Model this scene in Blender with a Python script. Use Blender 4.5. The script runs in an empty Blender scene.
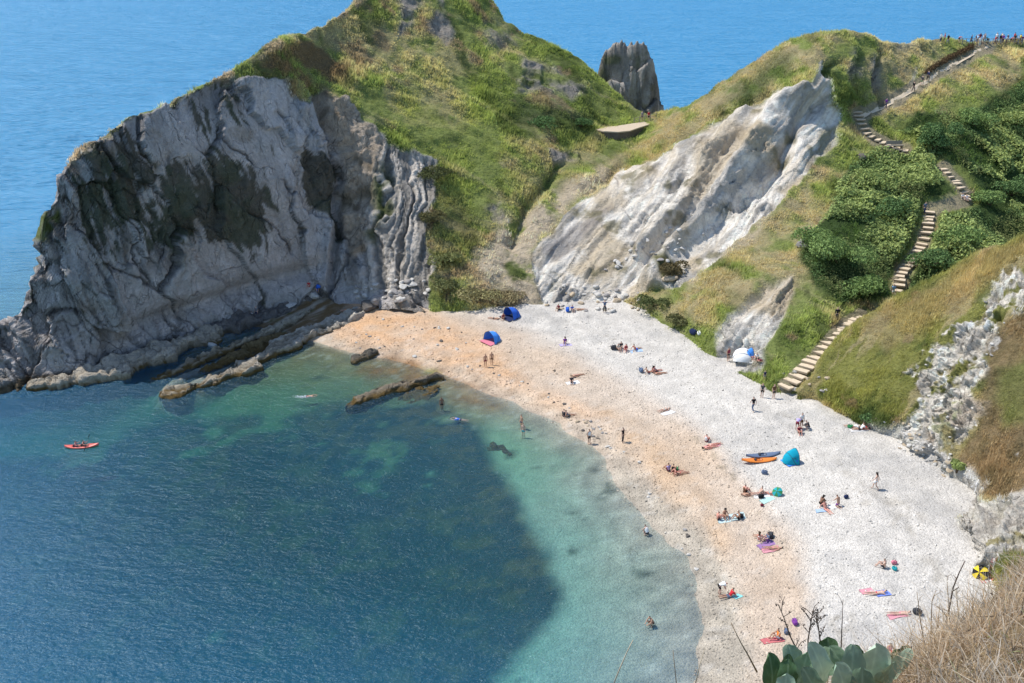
import bpy, bmesh, math, random
import numpy as np
from mathutils import Vector, Matrix
from mathutils.bvhtree import BVHTree
random.seed(7)
rng = np.random.default_rng(11)
R = math.radians
SC = bpy.context.scene
COL = SC.collection

# ------------------------------------------------------------------ camera
CAMZ, PITCH, FPX = 48.0, R(22.3), 1000.0
cp, sp = math.cos(PITCH), math.sin(PITCH)
cam_d = bpy.data.cameras.new('camera')
cam = bpy.data.objects.new('camera', cam_d); COL.objects.link(cam)
cam.location = (0, 0, CAMZ); cam.rotation_euler = (R(90) - PITCH, 0, 0)
cam_d.sensor_width = 36.0; cam_d.lens = 36.0 * FPX / 1024
cam_d.clip_start = 0.1; cam_d.clip_end = 60000
SC.camera = cam

def rays(u, v):
    u = np.asarray(u, float); v = np.asarray(v, float)
    xc = (u - 512) / FPX; yc = (341.5 - v) / FPX
    return xc, cp + yc * sp, -sp + yc * cp
def at_y(u, v, y):
    """the point seen at (u, v) that stands y metres ahead"""
    dx, dy, dz = rays(u, v); k = y / dy
    return np.stack([dx * k, dy * k, CAMZ + dz * k], -1)
def at_z(u, v, z):
    """the point seen at (u, v) that stands z metres above the sea"""
    dx, dy, dz = rays(u, v); k = (z - CAMZ) / dz
    return np.stack([dx * k, dy * k, CAMZ + dz * k], -1)

# ------------------------------------------------------------------ noise
def _hash(ix, iy, iz, seed):
    h = (ix.astype(np.int64) * 374761393 + iy.astype(np.int64) * 668265263 + iz.astype(np.int64) * 2147483647 + seed * 1274126177) & 0xFFFFFFFF
    h = ((h ^ (h >> 13)) * 1274126177) & 0xFFFFFFFF
    h = ((h ^ (h >> 16)) * 2246822519) & 0xFFFFFFFF
    return ((h ^ (h >> 15)) & 0xFFFF) / 65535.0 * 2 - 1
def vnoise(x, y, z=None, seed=0):
    x = np.asarray(x, float); y = np.asarray(y, float)
    z = np.zeros_like(x) if z is None else np.asarray(z, float)
    ix, iy, iz = np.floor(x), np.floor(y), np.floor(z)
    fx, fy, fz = x - ix, y - iy, z - iz
    ux, uy, uz = [f * f * f * (f * (f * 6 - 15) + 10) for f in (fx, fy, fz)]
    out = 0
    for a in (0, 1):
        wx = ux if a else 1 - ux
        for b in (0, 1):
            wy = uy if b else 1 - uy
            for c in (0, 1):
                wz = uz if c else 1 - uz
                out = out + wx * wy * wz * _hash(ix + a, iy + b, iz + c, seed)
    return out
def fbm(x, y, z=None, oct=4, seed=0, gain=0.5, ridged=False):
    s = 0; a = 1.0; t = 0; f = 1.0
    for o in range(oct):
        n = vnoise(x * f + 17.3 * o, y * f - 9.1 * o, None if z is None else z * f + 3.7 * o, seed + o * 13)
        if ridged: n = 1 - 2 * np.abs(n)
        s = s + a * n; t += a; a *= gain; f *= 2.03
    return s / t
def cells(x, y, seed=0):
    """cellular slabs: id value, edge distance and the offset from the cell's centre"""
    x = np.asarray(x, float); y = np.asarray(y, float); ix, iy = np.floor(x), np.floor(y); z0 = np.zeros_like(x)
    f1 = np.full(x.shape, 9.0); f2 = f1.copy(); cid = z0.copy(); ox = z0.copy(); oy = z0.copy()
    for a in (-1, 0, 1):
        for b in (-1, 0, 1):
            jx = ix + a + .5 + .45 * _hash(ix + a, iy + b, z0, seed); jy = iy + b + .5 + .45 * _hash(ix + a, iy + b, z0, seed + 7)
            d = np.hypot(x - jx, y - jy); h = _hash(ix + a, iy + b, z0, seed + 15); n = d < f1
            f2 = np.where(n, f1, np.minimum(f2, d)); cid = np.where(n, h, cid); ox = np.where(n, x - jx, ox); oy = np.where(n, y - jy, oy); f1 = np.where(n, d, f1)
    return cid, f2 - f1, ox, oy
def rot2(u, v, ang, fa, fc):
    c, s = math.cos(R(ang)), math.sin(R(ang)); return (u * c + v * s) * fa, (-u * s + v * c) * fc
def sstep(a, b, x):
    t = np.clip((x - a) / (b - a), 0, 1); return t * t * (3 - 2 * t)
def lerp(a, b, m): return a + (b - a) * m
def poly_sdf(P, x, y):
    """signed distance to a closed polygon, positive inside"""
    P = np.asarray(P, float); n = len(P)
    d = np.full(np.shape(x), 1e18); ins = np.zeros(np.shape(x), bool)
    for i in range(n):
        x0, y0 = P[i]; x1, y1 = P[(i + 1) % n]
        ex, ey = x1 - x0, y1 - y0
        t = np.clip(((x - x0) * ex + (y - y0) * ey) / (ex * ex + ey * ey + 1e-12), 0, 1)
        d = np.minimum(d, (x - x0 - ex * t) ** 2 + (y - y0 - ey * t) ** 2)
        c = ((y0 > y) != (y1 > y))
        ins ^= c & (x < (x1 - x0) * (y - y0) / (y1 - y0 + 1e-12) + x0)
    d = np.sqrt(d)
    return np.where(ins, d, -d)
def line_dist(P, x, y):
    P = np.asarray(P, float); d = np.full(np.shape(x), 1e18)
    for (x0, y0), (x1, y1) in zip(P[:-1], P[1:]):
        ex, ey = x1 - x0, y1 - y0
        t = np.clip(((x - x0) * ex + (y - y0) * ey) / (ex * ex + ey * ey + 1e-12), 0, 1)
        d = np.minimum(d, (x - x0 - ex * t) ** 2 + (y - y0 - ey * t) ** 2)
    return np.sqrt(d)
def pl(P, x):
    P = np.asarray(P, float); return np.interp(x, P[:, 0], P[:, 1])
class Field:
    """smooth surface through scattered (u, v, distance) points; planes stay planes"""
    def __init__(self, pts, smooth=0.0):
        p = np.asarray(pts, float); self.c = p[:, :2] / 100; q = 1 / p[:, 2]
        n = len(p); A = np.zeros((n + 3, n + 3))
        r = np.linalg.norm(self.c[:, None] - self.c[None], axis=-1)
        A[:n, :n] = -r - smooth * np.eye(n)
        A[:n, n] = 1; A[:n, n + 1:] = self.c
        A[n, :n] = 1; A[n + 1:, :n] = self.c.T
        self.w = np.linalg.solve(A, np.concatenate([q, [0, 0, 0]]))
    def __call__(self, u, v):
        u = np.asarray(u, float) / 100; v = np.asarray(v, float) / 100
        out = self.w[-3] + self.w[-2] * u + self.w[-1] * v
        for (a, b), w in zip(self.c, self.w[:-3]):
            out = out - w * np.sqrt((u - a) ** 2 + (v - b) ** 2)
        return 1 / out

# ------------------------------------------------------------------ materials
def nodes_of(m):
    m.use_nodes = True; nt = m.node_tree; nt.nodes.clear(); return nt, nt.nodes, nt.links
def col_material(name, bump=0.25, scales=(0.35, 1.4), contrast=0.3, rough=0.92, detail=6, cracks=0.0):
    """the vertex albedo broken up by fine noise, with bump"""
    m = bpy.data.materials.new(name); nt, N, L = nodes_of(m)
    out = N.new('ShaderNodeOutputMaterial'); bs = N.new('ShaderNodeBsdfPrincipled')
    bs.inputs['Roughness'].default_value = rough; bs.inputs['Specular IOR Level'].default_value = 0.15
    at = N.new('ShaderNodeAttribute'); at.attribute_name = 'albedo'
    tc = N.new('ShaderNodeTexCoord')
    n1 = N.new('ShaderNodeTexNoise'); n1.inputs['Scale'].default_value = scales[0]; n1.inputs['Detail'].default_value = detail; n1.inputs['Roughness'].default_value = 0.65
    n2 = N.new('ShaderNodeTexNoise'); n2.inputs['Scale'].default_value = scales[1]; n2.inputs['Detail'].default_value = detail; n2.inputs['Roughness'].default_value = 0.7
    for n in (n1, n2): L.new(tc.outputs['Object'], n.inputs['Vector'])
    ad = N.new('ShaderNodeMath'); ad.operation = 'ADD'
    L.new(n1.outputs['Fac'], ad.inputs[0]); L.new(n2.outputs['Fac'], ad.inputs[1])
    mr = N.new('ShaderNodeMapRange'); mr.inputs['From Min'].default_value = 0.6; mr.inputs['From Max'].default_value = 1.4
    mr.inputs['To Min'].default_value = 1 - contrast; mr.inputs['To Max'].default_value = 1 + contrast
    L.new(ad.outputs[0], mr.inputs['Value'])
    mx = N.new('ShaderNodeVectorMath'); mx.operation = 'SCALE'
    L.new(at.outputs['Color'], mx.inputs[0]); L.new(mr.outputs[0], mx.inputs['Scale'])
    bp = N.new('ShaderNodeBump'); bp.inputs['Strength'].default_value = 1.0; bp.inputs['Distance'].default_value = bump
    L.new(ad.outputs[0], bp.inputs['Height']); col_out, nor_out = mx.outputs[0], bp.outputs[0]
    if cracks:
        # joints and bedding finer than the mesh, only on bare rock (stored in the albedo's alpha)
        ds = N.new('ShaderNodeTexNoise'); ds.inputs['Scale'].default_value = .5; ds.inputs['Detail'].default_value = 4; L.new(tc.outputs['Object'], ds.inputs['Vector'])
        dm = N.new('ShaderNodeVectorMath'); dm.operation = 'MULTIPLY_ADD'; dm.inputs[1].default_value = (1.6, 1.6, 1.6); L.new(ds.outputs['Color'], dm.inputs[0]); L.new(tc.outputs['Object'], dm.inputs[2])
        tot = None
        for sc_, rot_, wid_, amt in ((.22, (.35, .55, .2), .022, 1.0), (.62, (.2, .75, .5), .04, .45), (1.7, (.5, .4, .9), .08, .2)):
            mp = N.new('ShaderNodeMapping'); mp.inputs['Rotation'].default_value = rot_; mp.inputs['Scale'].default_value = (1.5, 1.5, .55); L.new(dm.outputs[0], mp.inputs['Vector'])
            vo = N.new('ShaderNodeTexVoronoi'); vo.feature = 'DISTANCE_TO_EDGE'; vo.inputs['Scale'].default_value = sc_; L.new(mp.outputs[0], vo.inputs['Vector'])
            r_ = N.new('ShaderNodeMapRange'); r_.interpolation_type = 'SMOOTHSTEP'; r_.inputs['From Max'].default_value = wid_; r_.inputs['To Min'].default_value = amt; r_.inputs['To Max'].default_value = 0; L.new(vo.outputs['Distance'], r_.inputs['Value'])
            if tot is None: tot = r_.outputs[0]
            else:
                m_ = N.new('ShaderNodeMath'); m_.operation = 'MAXIMUM'; L.new(tot, m_.inputs[0]); L.new(r_.outputs[0], m_.inputs[1]); tot = m_.outputs[0]
        # not every joint is open: broken up by a coarse noise
        br = N.new('ShaderNodeMapRange'); br.inputs['From Min'].default_value = .42; br.inputs['From Max'].default_value = .62; L.new(n1.outputs['Fac'], br.inputs['Value'])
        k1 = N.new('ShaderNodeMath'); k1.operation = 'MULTIPLY'; L.new(tot, k1.inputs[0]); L.new(br.outputs[0], k1.inputs[1])
        k2 = N.new('ShaderNodeMath'); k2.operation = 'MULTIPLY'; L.new(k1.outputs[0], k2.inputs[0]); L.new(at.outputs['Alpha'], k2.inputs[1])
        dk = N.new('ShaderNodeMath'); dk.operation = 'MULTIPLY_ADD'; dk.inputs[1].default_value = -.45 * cracks; dk.inputs[2].default_value = 1; L.new(k2.outputs[0], dk.inputs[0])
        mx2 = N.new('ShaderNodeVectorMath'); mx2.operation = 'SCALE'; L.new(col_out, mx2.inputs[0]); L.new(dk.outputs[0], mx2.inputs['Scale']); col_out = mx2.outputs[0]
        b2_ = N.new('ShaderNodeBump'); b2_.invert = True; b2_.inputs['Distance'].default_value = .32 * cracks; L.new(k2.outputs[0], b2_.inputs['Height']); L.new(nor_out, b2_.inputs['Normal']); nor_out = b2_.outputs[0]
    L.new(col_out, bs.inputs['Base Color']); L.new(nor_out, bs.inputs['Normal'])
    L.new(bs.outputs[0], out.inputs['Surface']); return m
_flat = {}
def paint(name, c, rough=0.7, spec=0.3, var=0.15, scale=6.0):
    """a plain paint, cloth or skin with slight unevenness"""
    if name in _flat: return _flat[name]
    m = bpy.data.materials.new(name); nt, N, L = nodes_of(m)
    out = N.new('ShaderNodeOutputMaterial'); bs = N.new('ShaderNodeBsdfPrincipled')
    bs.inputs['Roughness'].default_value = rough; bs.inputs['Specular IOR Level'].default_value = spec
    n1 = N.new('ShaderNodeTexNoise'); n1.inputs['Scale'].default_value = scale; n1.inputs['Detail'].default_value = 3
    tc = N.new('ShaderNodeTexCoord'); L.new(tc.outputs['Object'], n1.inputs['Vector'])
    mr = N.new('ShaderNodeMapRange'); mr.inputs['To Min'].default_value = 1 - var; mr.inputs['To Max'].default_value = 1 + var
    L.new(n1.outputs['Fac'], mr.inputs['Value'])
    mx = N.new('ShaderNodeVectorMath'); mx.operation = 'SCALE'; mx.inputs[0].default_value = c[:3]
    L.new(mr.outputs[0], mx.inputs['Scale']); L.new(mx.outputs[0], bs.inputs['Base Color'])
    L.new(bs.outputs[0], out.inputs['Surface']); _flat[name] = m; return m

# ------------------------------------------------------------------ objects
def mesh_np(name, V, F, mat=None, parent=None, albedo=None, smooth=True, rock=None):
    """V (n,3); F (m,4) or (m,3) index array"""
    me = bpy.data.meshes.new(name); V = np.asarray(V, np.float32); F = np.asarray(F, np.int32)
    k = F.shape[1]
    me.vertices.add(len(V)); me.vertices.foreach_set('co', V.ravel())
    me.loops.add(F.size); me.loops.foreach_set('vertex_index', F.ravel())
    me.polygons.add(len(F)); me.polygons.foreach_set('loop_start', np.arange(0, F.size, k, dtype=np.int32))
    me.polygons.foreach_set('use_smooth', np.full(len(F), smooth))
    if albedo is not None:
        a = me.attributes.new('albedo', 'FLOAT_COLOR', 'POINT')
        c = np.ones((len(V), 4), np.float32); c[:, :3] = np.clip(albedo, 0.003, 0.9); c[:, 3] = 0 if rock is None else np.ravel(rock); a.data.foreach_set('color', c.ravel())
    me.update(); me.validate()
    if mat: me.materials.append(mat)
    o = bpy.data.objects.new(name, me); COL.objects.link(o)
    if parent: o.parent = parent
    return o
def grid_faces(nr, nc):
    i = np.arange(nr - 1)[:, None] * nc + np.arange(nc - 1)[None]
    return np.stack([i, i + 1, i + nc + 1, i + nc], -1).reshape(-1, 4)
def tag(o, label=None, cat=None, group=None, kind=None):
    if label: o['label'] = label
    if cat: o['category'] = cat
    if group: o['group'] = group
    if kind: o['kind'] = kind
    return o
def thing(name, label, cat, loc=(0, 0, 0), rz=0.0, group=None):
    o = bpy.data.objects.new(name, None); COL.objects.link(o)
    o.empty_display_size = 0.3
    o.location = loc; o.rotation_euler = (0, 0, rz)
    return tag(o, label, cat, group)
def grid_normals(P):
    du = np.gradient(P, axis=1); dv = np.gradient(P, axis=0)
    n = np.cross(du, dv); n /= np.linalg.norm(n, axis=-1, keepdims=True) + 1e-9
    return n
C3 = lambda *c: np.array(c, float)
# ------------------------------------------------------------------ the headland and hill behind the cove
RIDGE = [(-90,372),(-50,352),(0,325),(18,314),(30,300),(36,268),(44,238),(47,215),(55,195),(62,178),(80,152),(100,135),(130,118),(160,107),
 (172,101),(195,90),(215,80),(240,68),(255,55),(275,42),(300,35),(320,28),(340,14),(357,0),(385,-22),(420,-32),(460,-26),(484,-8),
 (491,0),(503,20),(521,31),(545,44),(568,54),(585,64),(600,78),(615,95),(632,111),(648,119),(661,116),(685,106),(708,95),(737,73),(764,54),
 (793,38),(822,32),(845,32),(867,35),(878,41),(890,43),(914,46),(926,42),(937,39),(960,40),(1024,41),(1110,38)]
LOW = [(-90,420),(0,402),(60,396),(110,388),(160,366),(220,346),(280,326),(330,312),(400,312),(450,318),(520,318),(600,318),(660,330),(720,365),
 (760,385),(800,408),(840,408),(900,380),(960,340),(1110,290)]
HILL = Field([
 # foot
 (-90,402,102),(0,390,103),(60,383,105),(110,372,109),(160,352,114),(220,330,121),(280,308,127),(330,295,130),(370,290,129),(400,292,127),(450,297,125.5),(520,298,125.5),
 (560,300,125.5),(600,304,124.5),(640,310,122),(680,325,116),(720,345,108),(760,362,103),(790,386,97),(820,390,97),(-90,430,100),(60,410,103.5),(220,350,119.5),(450,318,124),(600,320,123.5),(720,362,107),(800,405,96),
 # big cliff face and rim
 (-90,372,106),(0,325,108),(30,300,109),(45,238,109),(62,178,111),(62,280,107.5),(100,135,114),(100,250,111),(170,101,124),(170,220,118),(240,70,134),(240,200,126),(240,120,130),
 (300,200,133),(310,100,141),(345,110,143),(340,200,138),(350,240,134),(380,220,133.5),(380,160,140),(430,165,143),(415,210,135),(425,250,130.5),(455,250,131.5),
 # headland green slope
 (275,42,141),(300,35,147),(320,60,148),(357,0,163),(357,60,153),(400,100,151),(420,-32,177),(460,-26,180),(450,60,163),(450,150,147),(470,220,136),
 (491,0,182),(503,100,160),(545,44,180),(530,150,151),(600,78,180),(570,110,164),(632,111,176),(600,130,167),(560,180,149),(510,220,138),(560,220,139),(648,119,175),(640,150,160),
 # white cliff
 (540,280,127.5),(540,240,134),(600,250,133),(600,195,143),(650,165,147),(685,106,168),(700,140,149),(740,110,153),(737,73,164),(790,86,152),(764,54,165),(822,60,154),(822,32,162),(793,38,164),
 (680,270,126),(660,220,135),(720,220,132),(760,180,138),(740,260,122),(700,310,114.5),(770,290,112),(800,240,124),(830,165,142),(800,130,144.5),(835,100,151),
 # gully and the upper hillside
 (867,35,167),(914,46,172),(937,39,177),(960,40,180),(1024,41,186),(1110,38,190),(855,112,156),(905,150,150),(885,105,159),(930,75,168),(950,175,142),(965,198,138),
 (930,215,132),(910,250,125),(893,292,116),(860,315,110),(830,340,104),(850,240,125),(870,190,138),(820,300,110),(1000,90,168),(1000,130,160),(1000,190,146),(1024,240,134),(960,250,124),(1110,200,140),
 (920,300,116),(960,300,114),(1110,290,112),(860,380,99),(940,360,104)], 0.004)

nu, nt_, nb = 860, 300, 44
U1 = np.linspace(-85, 1105, nu)
vt, vl = pl(RIDGE, U1), pl(LOW, U1)
vt = vt + 2.2 * fbm(U1 * 0.05, U1 * 0, oct=4, seed=5) * sstep(-30, 40, U1) * sstep(700, 600, U1) + 1.0 * fbm(U1 * 0.12, U1 * 0, oct=3, seed=6)
tt = np.linspace(0, 1, nt_)[:, None]
HU = np.broadcast_to(U1, (nt_, nu)).copy(); HV = vl + (vt - vl) * tt
HY = HILL(HU, HV)
P = at_y(HU, HV, HY)
# the far side of the ridge, falling to the sea
bt = np.linspace(0, 1, nb + 1)[1:, None]
ridge = P[-1]
zr = ridge[:, 2]
depth_back = np.interp(U1, [0, 240, 330, 560, 650, 720, 900, 1100], [10, 16, 22, 24, 26, 26, 34, 40])
dirx, diry = ridge[:, 0] / np.hypot(ridge[:, 0], ridge[:, 1]), ridge[:, 1] / np.hypot(ridge[:, 0], ridge[:, 1])
back = np.stack([ridge[:, 0] + dirx * bt * depth_back, ridge[:, 1] + diry * bt * depth_back,
                 zr - (zr + 4) * (0.15 * bt + 0.85 * bt ** 1.9)], -1)
P = np.concatenate([P, back], 0)
BU = np.broadcast_to(U1, (nb, nu)); BV = np.broadcast_to(vt, (nb, nu)) - bt * 60
HU = np.concatenate([HU, BU]); HV = np.concatenate([HV, BV])
isback = np.zeros(HU.shape); isback[nt_:] = bt
w1 = 6 * fbm(HU * .035, HV * .035, oct=4, seed=21); w2 = 6 * fbm(HU * .035, HV * .035, oct=4, seed=22)
wu, wv = HU + w1, HV + w2
def zone(poly, soft=3.0, wob=1.0, u=None, v=None):
    u = HU + w1 * wob if u is None else u; v = HV + w2 * wob if v is None else v
    return sstep(-soft, soft, poly_sdf(poly, u, v))
def streak(u, v, ang, f_across, f_along, oct=4, seed=0, ridged=False):
    c, s = math.cos(R(ang)), math.sin(R(ang))
    a = u * c + v * s; b = -u * s + v * c          # a runs along the streak
    return fbm(a * f_along, b * f_across, oct=oct, seed=seed, ridged=ridged)

z_cliff = zone([(-95,440),(-95,250),(40,195),(60,172),(100,132),(170,104),(215,84),(241,76),(262,78),(279,86),(286,98),(311,98),(318,87),(341,97),(350,109),(373,124),(383,147),(417,156),
                (434,168),(428,200),(424,235),(436,255),(436,285),(430,330),(300,345)], 2, 2.4)
z_tan = zone([(316,86),(340,96),(352,110),(374,126),(384,150),(384,175),(372,215),(366,250),(352,262),(340,225),(343,180),(334,140),(322,112)], 4, 1.0)
z_fold = zone([(380,146),(417,156),(434,168),(428,200),(424,235),(438,258),(436,300),(360,295),(366,240),(374,205)], 6, 1.4)
z_white = zone([(533,262),(543,236),(560,218),(585,196),(625,170),(665,152),(690,142),(720,122),(745,109),(765,99),(790,90),(812,78),(824,62),(831,62),(829,82),(836,104),(838,148),(818,161),
                (806,176),(776,205),(747,228),(713,260),(682,286),(650,292),(622,298),(600,312),(545,312),(534,285)], 1.6, 1.4)
z_slab = zone([(762,283),(789,278),(792,294),(782,322),(770,345),(760,375),(722,372),(716,334),(738,310)], 2.5, 0.8)
z_scree = np.maximum(zone([(495,215),(530,205),(560,190),(600,165),(612,170),(570,205),(545,228),(533,262),(540,318),(520,318),(505,290),(475,285),(484,250)], 9, 2.2),
                     zone([(716,225),(775,200),(760,235),(720,262),(690,285),(682,270)], 6, 1.5) * 0.8)
z_bush = zone([(800,262),(806,236),(832,222),(838,190),(852,168),(884,152),(905,158),(900,130),(920,112),(958,118),(980,108),(1005,90),(1110,60),(1110,300),(960,290),(905,310),(868,306),(838,306),(812,292)], 4, 1.2)
z_bush = z_bush * (1 - zone([(925,205),(936,212),(920,245),(905,290),(890,318),(880,316),(896,280),(908,245),(916,222)], 3, 0.3))
z_rockg = np.maximum.reduce([zone([(518,60),(545,62),(560,80),(590,92),(572,98),(535,90),(520,92)], 4, 1.3),
                             zone([(398,-4),(412,-14),(418,24),(404,36)], 4, 2.2), zone([(430,-20),(446,-20),(448,46),(434,36)], 4, 2.2),
                             zone([(478,26),(505,28),(516,44),(490,46)], 5, 1.6) * 0.7,
                             zone([(868,58),(880,56),(884,88),(874,92)], 3, 1) * .8, zone([(846,46),(857,46),(862,78),(851,82)], 3, 1) * .7, zone([(888,40),(905,42),(912,50),(895,52)], 3, 1) * .7, zone([(485,205),(500,200),(505,218),(488,222)], 3, 1), zone([(545,152),(575,150),(580,160),(552,164)], 3, 1.2)])
z_path = sstep(3.2, 1.5, line_dist([(826,58),(820,70),(812,82),(780,96)], wu, wv)) + 0.7 * sstep(3, 1.0, line_dist([(914,70),(913,88),(908,98)], wu, wv))
STAIRS = [[(857,113),(860,122),(866,133),(878,141),(890,147),(905,151)], [(943,170),(955,182),(963,192),(966,200)],
          [(930,213),(928,228),(922,245),(910,262),(901,275),(896,291)], [(858,318),(845,326),(830,342),(815,358),(800,374),(787,387)]]
TRACK = [(862,116),(870,112),(880,108),(900,97),(925,82),(950,66),(975,52),(988,46)]
d_stair = np.minimum.reduce([line_dist(l, HU, HV) for l in STAIRS] + [line_dist(TRACK, HU, HV), line_dist([(966,200),(948,208),(930,213)], HU, HV)])
z_stair = sstep(9, 6, d_stair)
z_bush = z_bush * (1 - sstep(14, 8, d_stair))
z_brown = np.maximum.reduce([zone([(240,66),(300,40),(340,50),(352,75),(310,98),(285,98),(262,80)], 8, 2),
                             zone([(430,160),(460,175),(475,250),(450,300),(436,285),(436,255),(424,235)], 8, 2) * 0.35])
z_dry = np.maximum.reduce([zone([(560,190),(600,165),(640,140),(661,116),(708,95),(764,54),(822,32),(850,32),(830,60),(790,88),(720,122),(665,152),(600,192)], 8, 1.5) * 0.75,
                           zone([(600,300),(690,285),(740,240),(800,190),(830,165),(815,240),(800,280),(790,290),(740,310),(700,330)], 8, 2) * 0.55,
                           zone([(840,55),(930,46),(1110,40),(1110,62),(990,85),(930,110),(880,110)], 8, 2) * 0.55,
                           zone([(500,150),(600,140),(560,190),(520,215),(480,230)], 14, 3) * 0.5])
z_cliff_only = z_cliff * (1 - z_tan) * (1 - z_fold)
rock_all = np.clip(z_cliff + z_white + z_slab + z_rockg, 0, 1)
rock_all = np.maximum(rock_all, sstep(.35, .8, isback) * .9)

# ---- relief
n = grid_normals(P)
if n[100, 400, 1] > 0: n = -n
X, Y, Z = P[..., 0], P[..., 1], P[..., 2]
disp = 0.5 * fbm(X * .06, Y * .06, Z * .06, 4, seed=31)
# big limestone face: blocks and joints dipping to the right, ledges
joint = streak(wu, wv, 62, .055, .012, 4, seed=41, ridged=True)
joint2 = streak(wu, wv, 12, .035, .010, 3, seed=42, ridged=True)
ca_, cb_ = rot2(HU + 2.2 * w1, HV + 2.2 * w2, 60, .0095, .024)
cid, ced, cox, coy = cells(ca_, cb_, 43)
cid2, ced2, cox2, coy2 = cells(*rot2(wu + w2, wv + w1, 70, .030, .085), 143)
blocks = .9 * cid + 1.0 * (cox * np.sin(cid * 40) + coy * np.cos(cid * 40))
blocks2 = .45 * cid2 + .5 * coy2 * np.sin(cid2 * 50)
rough_ = sstep(-.25, .25, fbm(wu * .016, wv * .016, oct=3, seed=144) + .45 * sstep(150, 60, HU) + .35 * sstep(40, 0, HV - vt))
z_smooth = zone([(225,215),(300,190),(332,205),(336,284),(250,304),(120,330),(120,275),(180,255)], 18, 2)
rough_ = rough_ * (1 - .75 * z_smooth)
crack = sstep(.07, .0, ced) * sstep(-.35, .1, vnoise(wu * .03, wv * .03, seed=145)) + .5 * sstep(.09, .0, ced2) * rough_ + .45 * sstep(.62, .9, joint) * rough_
disp += z_cliff_only * (1.0 * blocks + 1.0 * blocks2 * rough_ + .35 * fbm(X * .11, Y * .11, Z * .07, 4, seed=44) - .45 * np.clip(crack, 0, 1.4) + .55 * rough_ * streak(wu, wv, 68, .16, .012, 4, seed=39) + (.08 + .32 * rough_) * fbm(X * .5, Y * .5, Z * .3, 4, seed=45, ridged=True))
left_crag = sstep(95, 20, HU) * z_cliff
disp += left_crag * 1.6 * fbm(X * .22, Y * .22, Z * .22, 5, seed=46, ridged=True)
# undercut at the cliff foot and the pale ledge above the water
footv = vl - 22
disp -= z_cliff_only * 1.6 * np.exp(-((HV - (footv - 26)) / 9) ** 2) * sstep(100, 180, HU) * sstep(345, 310, HU)
# the gash between the face and the folds
disp -= 2.2 * np.exp(-(line_dist([(318,90),(332,140),(338,190),(335,240),(331,285)], wu, wv) / 5) ** 2)
disp += 1.0 * np.exp(-(line_dist([(300,110),(318,160),(328,230),(326,280)], wu, wv) / 7) ** 2)
disp += z_tan * 1.0 * fbm(X * .35, Y * .35, Z * .2, 5, seed=47, ridged=True)
# the folds: curved ribs
fa = HU + 2.2 * w1 + 13 * np.sin((HV - 205) / 38.0) - .16 * (HV - 230)
ribs = fbm(fa * .16, HV * .006, oct=4, seed=48, gain=.75) * 1.9
disp += z_fold * (.65 * ribs + 0.5 * fbm(fa * .22, HV * .012, oct=3, seed=49) + .4 * fbm(X * .5, Y * .5, Z * .5, 3, seed=50))
# white cliff: spurs and gullies running down to the left
wr = streak(wu, wv, 180 - 46, .040, .0065, 4, seed=51, ridged=True)
wr2 = streak(wu, wv, 180 - 50, .11, .018, 4, seed=52)
z_wh = np.clip(z_white + z_slab, 0, 1)
wcid, wced, wcx, wcy = cells(*rot2(HU + .9 * w1, HV + .9 * w2, 180 - 48, .030, .075), 54)
wr3 = streak(HU + .5 * w1, HV + .5 * w2, 180 - 54, .25, .02, 4, seed=55, ridged=True)
wcid2, wced2, _a, wcy2 = cells(*rot2(wu, wv, 180 - 40, .10, .16), 56)
wrough = sstep(-.15, .3, fbm(HU * .02, HV * .02, oct=3, seed=57))
disp += z_wh * (.95 * wr + .35 * wr2 + .15 * wcid + .40 * wr3 * (.3 + wrough) + wrough * (.30 * wcid2 + .3 * wcy2 + .4 * fbm(X * .5, Y * .5, Z * .5, 4, seed=53, ridged=True)) - .5)
# the big buttress and the shaded hollow below the top of the white cliff
disp += z_white * 2.6 * np.exp(-(line_dist([(800,88),(770,110),(745,160),(700,225),(650,282)], wu, wv) / 9) ** 2)
disp -= z_white * 2.4 * np.exp(-(line_dist([(822,98),(800,120),(780,160),(745,200)], wu, wv) / 10) ** 2)
disp += z_white * 1.8 * np.exp(-(line_dist([(745,110),(715,150),(680,205),(640,250)], wu, wv) / 7) ** 2)
disp -= 1.2 * np.exp(-(line_dist([(585,193),(625,167),(665,149),(720,119),(765,97)], wu, wv + 4) / 4) ** 2)
# green slopes: tussocks and small terraces
grassy = 1 - rock_all
disp += grassy * (0.8 * fbm(X * .12, Y * .12, Z * .12, 5, seed=61) + .35 * fbm(X * .6, Y * .6, Z * .6, 4, seed=62)
                  + .30 * streak(wu, wv, 28, .09, .012, 3, seed=63, ridged=True))
disp -= grassy * 1.6 * np.exp(-(line_dist([(512,240),(525,205),(545,185),(560,160)], wu, wv) / 6) ** 2)
disp += z_bush * 1.1 * (fbm(X * .22, Y * .22, Z * .22, 4, seed=64) + .35)
disp += z_rockg * .9 * fbm(X * .35, Y * .35, Z * .2, 4, seed=65, ridged=True)
# dark ravines near the top of the right hill
for ln in ([(858,52),(852,70),(862,96)], [(880,55),(876,82),(884,100)], [(838,60),(828,72)]):
    disp -= 1.6 * np.exp(-(line_dist(ln, wu, wv) / 4) ** 2)
disp *= np.where(isback > 0, 1 - .5 * isback, 1)
P = P + n * disp[..., None]

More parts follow.
